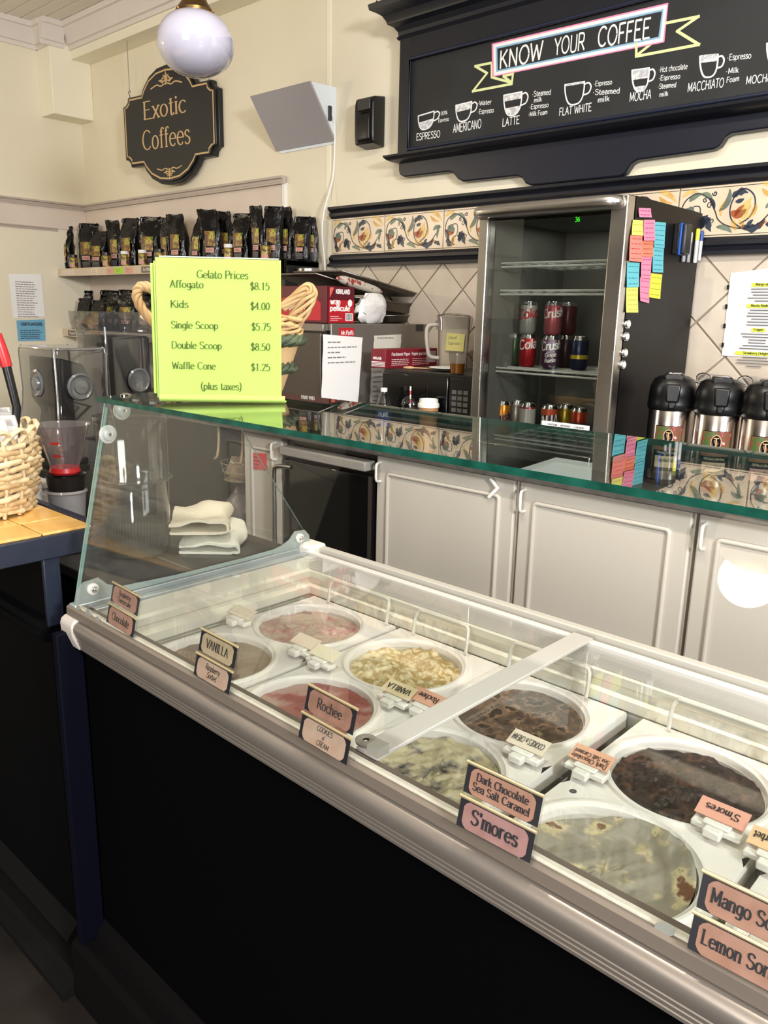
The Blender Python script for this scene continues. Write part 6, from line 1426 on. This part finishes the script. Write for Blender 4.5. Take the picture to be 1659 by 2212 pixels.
m = MB(); m.lathe([(.001, .006), (.080, .006), (.084, .06), (.001, .07)], 32); m.build('grounds', mat('dim_contents', '6A645C', .7), ccn, smooth=40)
# blender with clear sound cover
def blender(x0, x1, y0, y1, zt, zbse, label, jar=False):
    b = thing('blender_enclosure', label, 'blender', ((x0+x1)/2, (y0+y1)/2, ZW), 0, 'blenders with clear covers on the work counter')
    m = MB(); m.loft([[(cx_, cy_, z) for cx_, cy_ in rrect((x1-x0)*k, (y1-y0)*k, .02, 3, (x0+x1)/2, (y0+y1)/2)] for k, z in ((1.0, ZW+.002), (1.0, zbse-.02), (.92, zbse))]); m.build('motor_base', blackpl, b, world=True, smooth=40)
    m = MB(); prof = [(1.0, zbse-.02), (1.02, zbse+.04), (1.0, zbse+(zt-zbse)*.35), (.93, zbse+(zt-zbse)*.5), (.90, zbse+(zt-zbse)*.62), (.92, zt-.02), (.90, zt-.004), (.86, zt)]
    R_ = [[(cx_, cy_, z) for cx_, cy_ in rrect((x1-x0)*k, (y1-y0)*k, .018, 3, (x0+x1)/2, (y0+y1)/2)] for k, z in prof]
    m.loft(R_, cap=False); m.poly(R_[-1]); m.build('clear_cover', cpm, b, world=True, smooth=40)
    m = MB()
    for (ix, iy) in ((1, 1), (-1, 1), (-1, -1), (1, -1)):
        m.tube([((x0+x1)/2+ix*((x1-x0)/2*k-.004), (y0+y1)/2+iy*((y1-y0)/2*k-.004), z) for k, z in prof], .0035, 6)
    m.tube([(p[0], p[1], zt-.004) for p in R_[-2]], .004, 6, closed=True); m.build('cover_edge', glass('cover_edge', (.75, .76, .78), .25, .08, haze=.25, hazecol=(.3, .3, .32)), b, world=True, smooth=60)
    m = MB(); yy0, yy1 = y0+.02, y1-.02
    m.prism([(yy0+.02, zbse-.01), (yy1, zbse-.01), (yy1-.004, zbse+(zt-zbse)*.3), (yy1-.02, zbse+(zt-zbse)*.6), (yy0+(yy1-yy0)*.6, zt-.05), (yy0+.015, zt-.03), (yy0+.012, zbse+(zt-zbse)*.55), (yy0+.04, zbse+(zt-zbse)*.42), (yy0+.02, zbse+(zt-zbse)*.2)], 'X', x0+.028, x1-.024); m.build('rear_housing', mat('navy_black_plastic', '0E1018', .3), b, world=True, bevel=.006)
    for (ctr, ax) in (((x1-.012, (y0+y1)/2-.01, zt-.115), 'Y'), (((x0+x1)/2, y0+.012, zt-.11), 'X')):
        m = MB(); m.lathe([(.040, 0), (.042, .006), (.036, .010), (.030, .006), (.022, .006), (.020, .012), (.001, .013)], 28)
        m.xf(Matrix.Translation(ctr) @ (Matrix.Rotation(PI/2, 4, 'Y') if ax == 'Y' else Matrix.Rotation(PI/2, 4, 'X'))); m.build('hinge_disc', mat('clear_disc', '5E6062', .15, spec=.8), b, world=True, smooth=40)
    m = MB(); m.lathe([(.045, zbse+.01), (.06, zbse+.16), (.062, zbse+.17)], 24, c=((x0+x1)/2+.02, (y0+y1)/2, 0)); m.build('jug', glassd, b, world=True, smooth=40)
    return b
blender(-2.567, -2.30, 1.083, 1.268, 1.381, 1.03, 'blender under a clear boxy cover at the left behind the bar')
# taller clear hopper next to it
hp_ = thing('clear_hopper', 'tall clear plastic hopper with wide rim behind the price sign', 'container', (-2.52, 1.41, ZW))
MB().box(-2.62, -2.42, 1.31, 1.51, ZW+.001, 1.18).build('dark_base', blackpl, hp_, world=True, bevel=.008)
m = MB(); m.loft([[(cx_, cy_, z) for cx_, cy_ in rrect(.20*k, .20*k, .015, 3, -2.52, 1.41)] for k, z in ((.93, 1.18), (.96, 1.40), (.98, 1.43), (1.1, 1.445), (1.12, 1.485), (1.13, 1.487))], cap=False); m.build('hopper_wall', cpm, hp_, world=True, smooth=40)
m = MB(); m.box(-2.602, -2.44, 1.33, 1.49, 1.18, 1.41); m.build('darkening_block', mat('darkening_fill', '1B1815', .6), hp_, world=True, bevel=.01)  # near-black block added inside only to darken the see-through hopper
m = MB(); m.lathe([(.040, 0), (.042, .006), (.036, .010), (.030, .006), (.001, .006)], 28); m.xf(Matrix.Translation((-2.425, 1.43, 1.265)) @ Matrix.Rotation(PI/2, 4, 'Y')); m.build('hinge_disc', MATS['clear_disc'], hp_, world=True, smooth=40)
m = MB(); m.tube([(-2.418, 1.318, 1.20), (-2.414, 1.314, 1.44)], .004, 6); m.tube([(-2.418, 1.505, 1.20), (-2.414, 1.51, 1.44)], .004, 6); m.build('corner_rib', MATS['cover_edge'], hp_, world=True, smooth=60)
# stacked cups with measuring jug, white pump
stk = thing('plastic_cup', 'translucent white plastic cup at the bottom of the stack by the side glass', 'cup', (-2.035, .968, ZW+.001))
m = MB(); m.lathe([(.001, .002), (.035, .002), (.050, .165), (.054, .168), (.053, .175)], 28); m.build('cup_wall', glass('milky_cup', (.55, .53, .53), .05, .1, haze=.55, hazecol=(.55, .52, .52)), stk, smooth=40)
st2 = thing('tinted_cup', 'dark tinted cup nested in the white plastic cup', 'cup', (-2.035, .968, ZW+.045))
m = MB(); m.lathe([(.001, .002), (.032, .002), (.05, .165), (.053, .17)], 28); m.build('cup_wall', mat('tinted_plastic', '2A2624', .25), st2, smooth=40)
mj = thing('measuring_jug', 'clear measuring jug with red markings and red base on the stack', 'jug', (-2.035, .968, ZW+.218))
m = MB(); m.lathe([(.036, .016), (.068, .128), (.073, .132)], 32); m.build('jug_wall', glass('jug_plastic', (.72, .68, .69), .08, .06, haze=.22, hazecol=(.35, .31, .32)), mj, smooth=40)
redp = mat('red_plastic', 'B3262A', .35)
m = MB(); m.lathe([(.001, .0), (.037, .0), (.040, .006), (.037, .018), (.001, .018)], 28); m.build('red_base', redp, mj, smooth=40)
m = MB()
for z in (.05, .085): 
    r = .036+(z-.016)*.286+.001; m.lathe([(r, z), (r+.002, z+.007)], 6, a0=-PI/2+.55, a1=-PI/2+.95)
for k in range(6):
    z = .04+k*.012; r = .036+(z-.016)*.286+.001; m.lathe([(r, z), (r+.0006, z+.002)], 3, a0=-PI/2+.98, a1=-PI/2+1.08)
m.build('scale_marking', redp, mj)
wp = thing('pump_dispenser', 'white pump dispenser head behind the bar end', 'dispenser', (-2.16, .955, ZW+.001), .6)
m = MB(); m.loft([[(x, y, z) for x, y in rrect(w_, d_, .008, 3)] for w_, d_, z in ((.05, .05, 0), (.05, .05, .06), (.034, .036, .075), (.032, .034, .165))]); m.build('column', white, wp, smooth=40)
m = MB(); m.prism([(-.05, .160), (.02, .155), (.022, .18), (-.01, .186), (-.048, .176)], 'Y', -.018, .018); m.build('spout_head', white, wp, bevel=.006)
# ---------------------------------------------------------------- wicker basket of sachets on the bar
wbk = thing('wicker_basket', 'woven cane basket of sachets on the tiled bar top', 'basket', (-2.06, .70, BZ+.004))
cane = mat('cane', 'C9AD82', .5, var=('A88A5E', 14, 3, .4, .7)); cane2 = mat('pale_cane', 'D8C29A', .5)
def rb(z): return .166+.026*min(1, z/.12)-.01*max(0, z-.12)/.08
NS = 22; rows_ = 13
for k in range(rows_):
    m = MB(); z = .012+k*.0135; N = NS*4
    m.tube([((rb(z)+.008*math.cos(a*PI/4*1.0*NS/(NS))*math.cos(a*PI/2+(k % 2)*PI))*math.cos(a*2*PI/N), (rb(z)+.008*math.cos(a*PI/2+(k % 2)*PI))*math.sin(a*2*PI/N), z+.004*math.sin(a*.37+k*1.3)) for a in range(N)], .0072, 6, closed=True)
    m.build('cane_row', cane if k % 3 else cane2, wbk, smooth=60)
m = MB()
for s in range(NS):
    a = 2*PI*s/NS; m.tube([(rb(z)*math.cos(a), rb(z)*math.sin(a), z) for z in (.002, .05, .1, .15, .19)], .005, 6)
m.build('cane_stake', cane2, wbk, smooth=60)
for s in range(NS):
    a0, a1 = 2*PI*s/NS, 2*PI*(s+1.6)/NS; m = MB()
    m.tube(crspline([((rb(.18)+.012*math.sin(t*PI))*math.cos(a0+(a1-a0)*t), (rb(.18)+.012*math.sin(t*PI))*math.sin(a0+(a1-a0)*t), .182+.03*math.sin(t*PI)) for t in (0, .25, .5, .75, 1)], 4), .0065, 6); m.build('rim_loop', cane2, wbk, smooth=60)
m = MB(); m.lathe([(.001, .004), (.155, .004)], 28); m.build('basket_floor', cane, wbk)
silv = mat('silver_sachet', 'D6D4D2', .35, .3)
for i, (dx, dy, rz, tl_, hh_) in enumerate(((.07, .085, .6, .2, .235), (.092, .055, .9, .1, .225), (.04, .10, .4, .25, .24), (.10, .02, 1.1, .05, .215), (.005, .115, .4, .1, .245), (.055, .015, .8, .2, .23))):
    s = thing('silver_sachet', 'folded silver and white sachet in the cane basket, %s counted from the rim' % ORD[i], 'sachet', (-2.06+dx, .70+dy, BZ+.012), rz, 'sachets in the cane basket')
    m = MB(); m.prism([(-.038, 0), (.038, 0), (.038, hh_*.9), (.03, hh_), (-.034, hh_*.96)], 'Y', -.005, .005); m.xf(Matrix.Rotation(tl_*.4, 4, 'Y')); m.build('packet', silv, s, bevel=.003)
    m = MB(); m.box(-.034, .034, -.0065, -.005, hh_*.72, hh_*.88); m.xf(Matrix.Rotation(tl_*.4, 4, 'Y')); m.build('white_flap', paper, s)
tb = thing('tea_box', 'brown tea box with checkered edge in the cane basket', 'box', (-2.075, .745, BZ+.016), .75)
MB().box(-.06, .06, -.02, .02, 0, .255).build('carton', mat('brown_carton', '2E2018', .5), tb, bevel=.002)
m = MB(); 
for i in range(8):
    for j in range(5):
        if (i+j) % 2: m.add([(.02+i*.005, -.0206, .20+j*.011), (.025+i*.005, -.0206, .20+j*.011), (.025+i*.005, -.0206, .211+j*.011), (.02+i*.005, -.0206, .211+j*.011)], [(0, 1, 2, 3)])
m.build('checker_print', mat('check_cream', 'CFC2A6', .7), tb)
m = MB(); m.box(-.06, .015, -.0206, -.0203, .205, .212); m.box(-.06, .015, -.0206, -.0203, .235, .24); m.build('stripe_print', MATS['check_cream'], tb)
lt = thing('stick_lighter', 'black stick with bright red grip standing in the cane basket', 'lighter', (-1.965, .80, BZ+.03))
b_ = Vector((0, .02, .0)); t_ = at(0, 745, 'X', -1.975)-Vector(lt.location); md = at(14, 792, 'X', -1.97)-Vector(lt.location); lo = at(36, 880, 'X', -1.96)-Vector(lt.location)
ex = lo+(lo-md).normalized()*.14+Vector((-.03, -.03, 0))
m = MB(); m.tube([ex, lo, md], [.009, .010, .011], 12); m.build('shaft', blackpl, lt, smooth=60)
m = MB(); m.tube([md, md.lerp(t_, .5), t_, t_+(t_-md)*.5], [.0135, .0145, .013, .011], 12); m.build('red_grip', redp, lt, smooth=60)
# ceiling downlights above the counter
def downlight(x, y, label, power):
    d = thing('ceiling_downlight', label, 'ceiling light', (x, y, ZC), 0, 'ceiling downlights over the counter')
    m = MB(); m.lathe([(.055, .011), (.085, .011), (.088, .004), (.085, -.006), (.062, -.010), (.055, -.004)], 28); m.build('trim_ring', white, d, smooth=40)
    m = MB(); m.lathe([(.001, -.002), (.055, -.002)], 24); m.build('lens', mat('lamp_lens', 'FFF4E0', .4, emit=('FFEBCB', 8.0)), d)
    l = bpy.data.lights.new('downlight_lamp', 'AREA'); l.shape = 'DISK'; l.size = .11; l.energy = power; l.color = (1.0, .92, .80)
    o = bpy.data.objects.new('downlight_lamp', l); COL.objects.link(o); o.parent = d; o.location = (0, 0, -.012)
for x, y, lb, pw in ((-1.3, 1.0, 'round ceiling downlight above the left end of the gelato case', 21), (-.35, .95, 'round ceiling downlight above the middle of the gelato case', 21), (.6, .95, 'round ceiling downlight above the right end of the gelato case', 18)):
    downlight(x, y, lb, pw)
# lit globe pendants further back in the shop: warm room light
lit = mat('lit_opal_glass', 'FFF3DC', .2, emit=('FFE9C4', .75))
def lit_pendant(loc, label, power):
    p = pendant(loc, label, lit)
    l = bpy.data.lights.new('pendant_bulb', 'POINT'); l.energy = power; l.color = (1.0, .86, .62); l.shadow_soft_size = .09
    o = bpy.data.objects.new('pendant_bulb', l); COL.objects.link(o); o.parent = p; o.location = (0, 0, -.13)
    return p
lit_pendant((-.80, -.97, 1.66), 'lit opal pendant lamp hanging low behind the photographer', 5)
lit_pendant((-5.0, .3, 2.45), 'lit opal pendant lamp at the far left of the shop', 42)
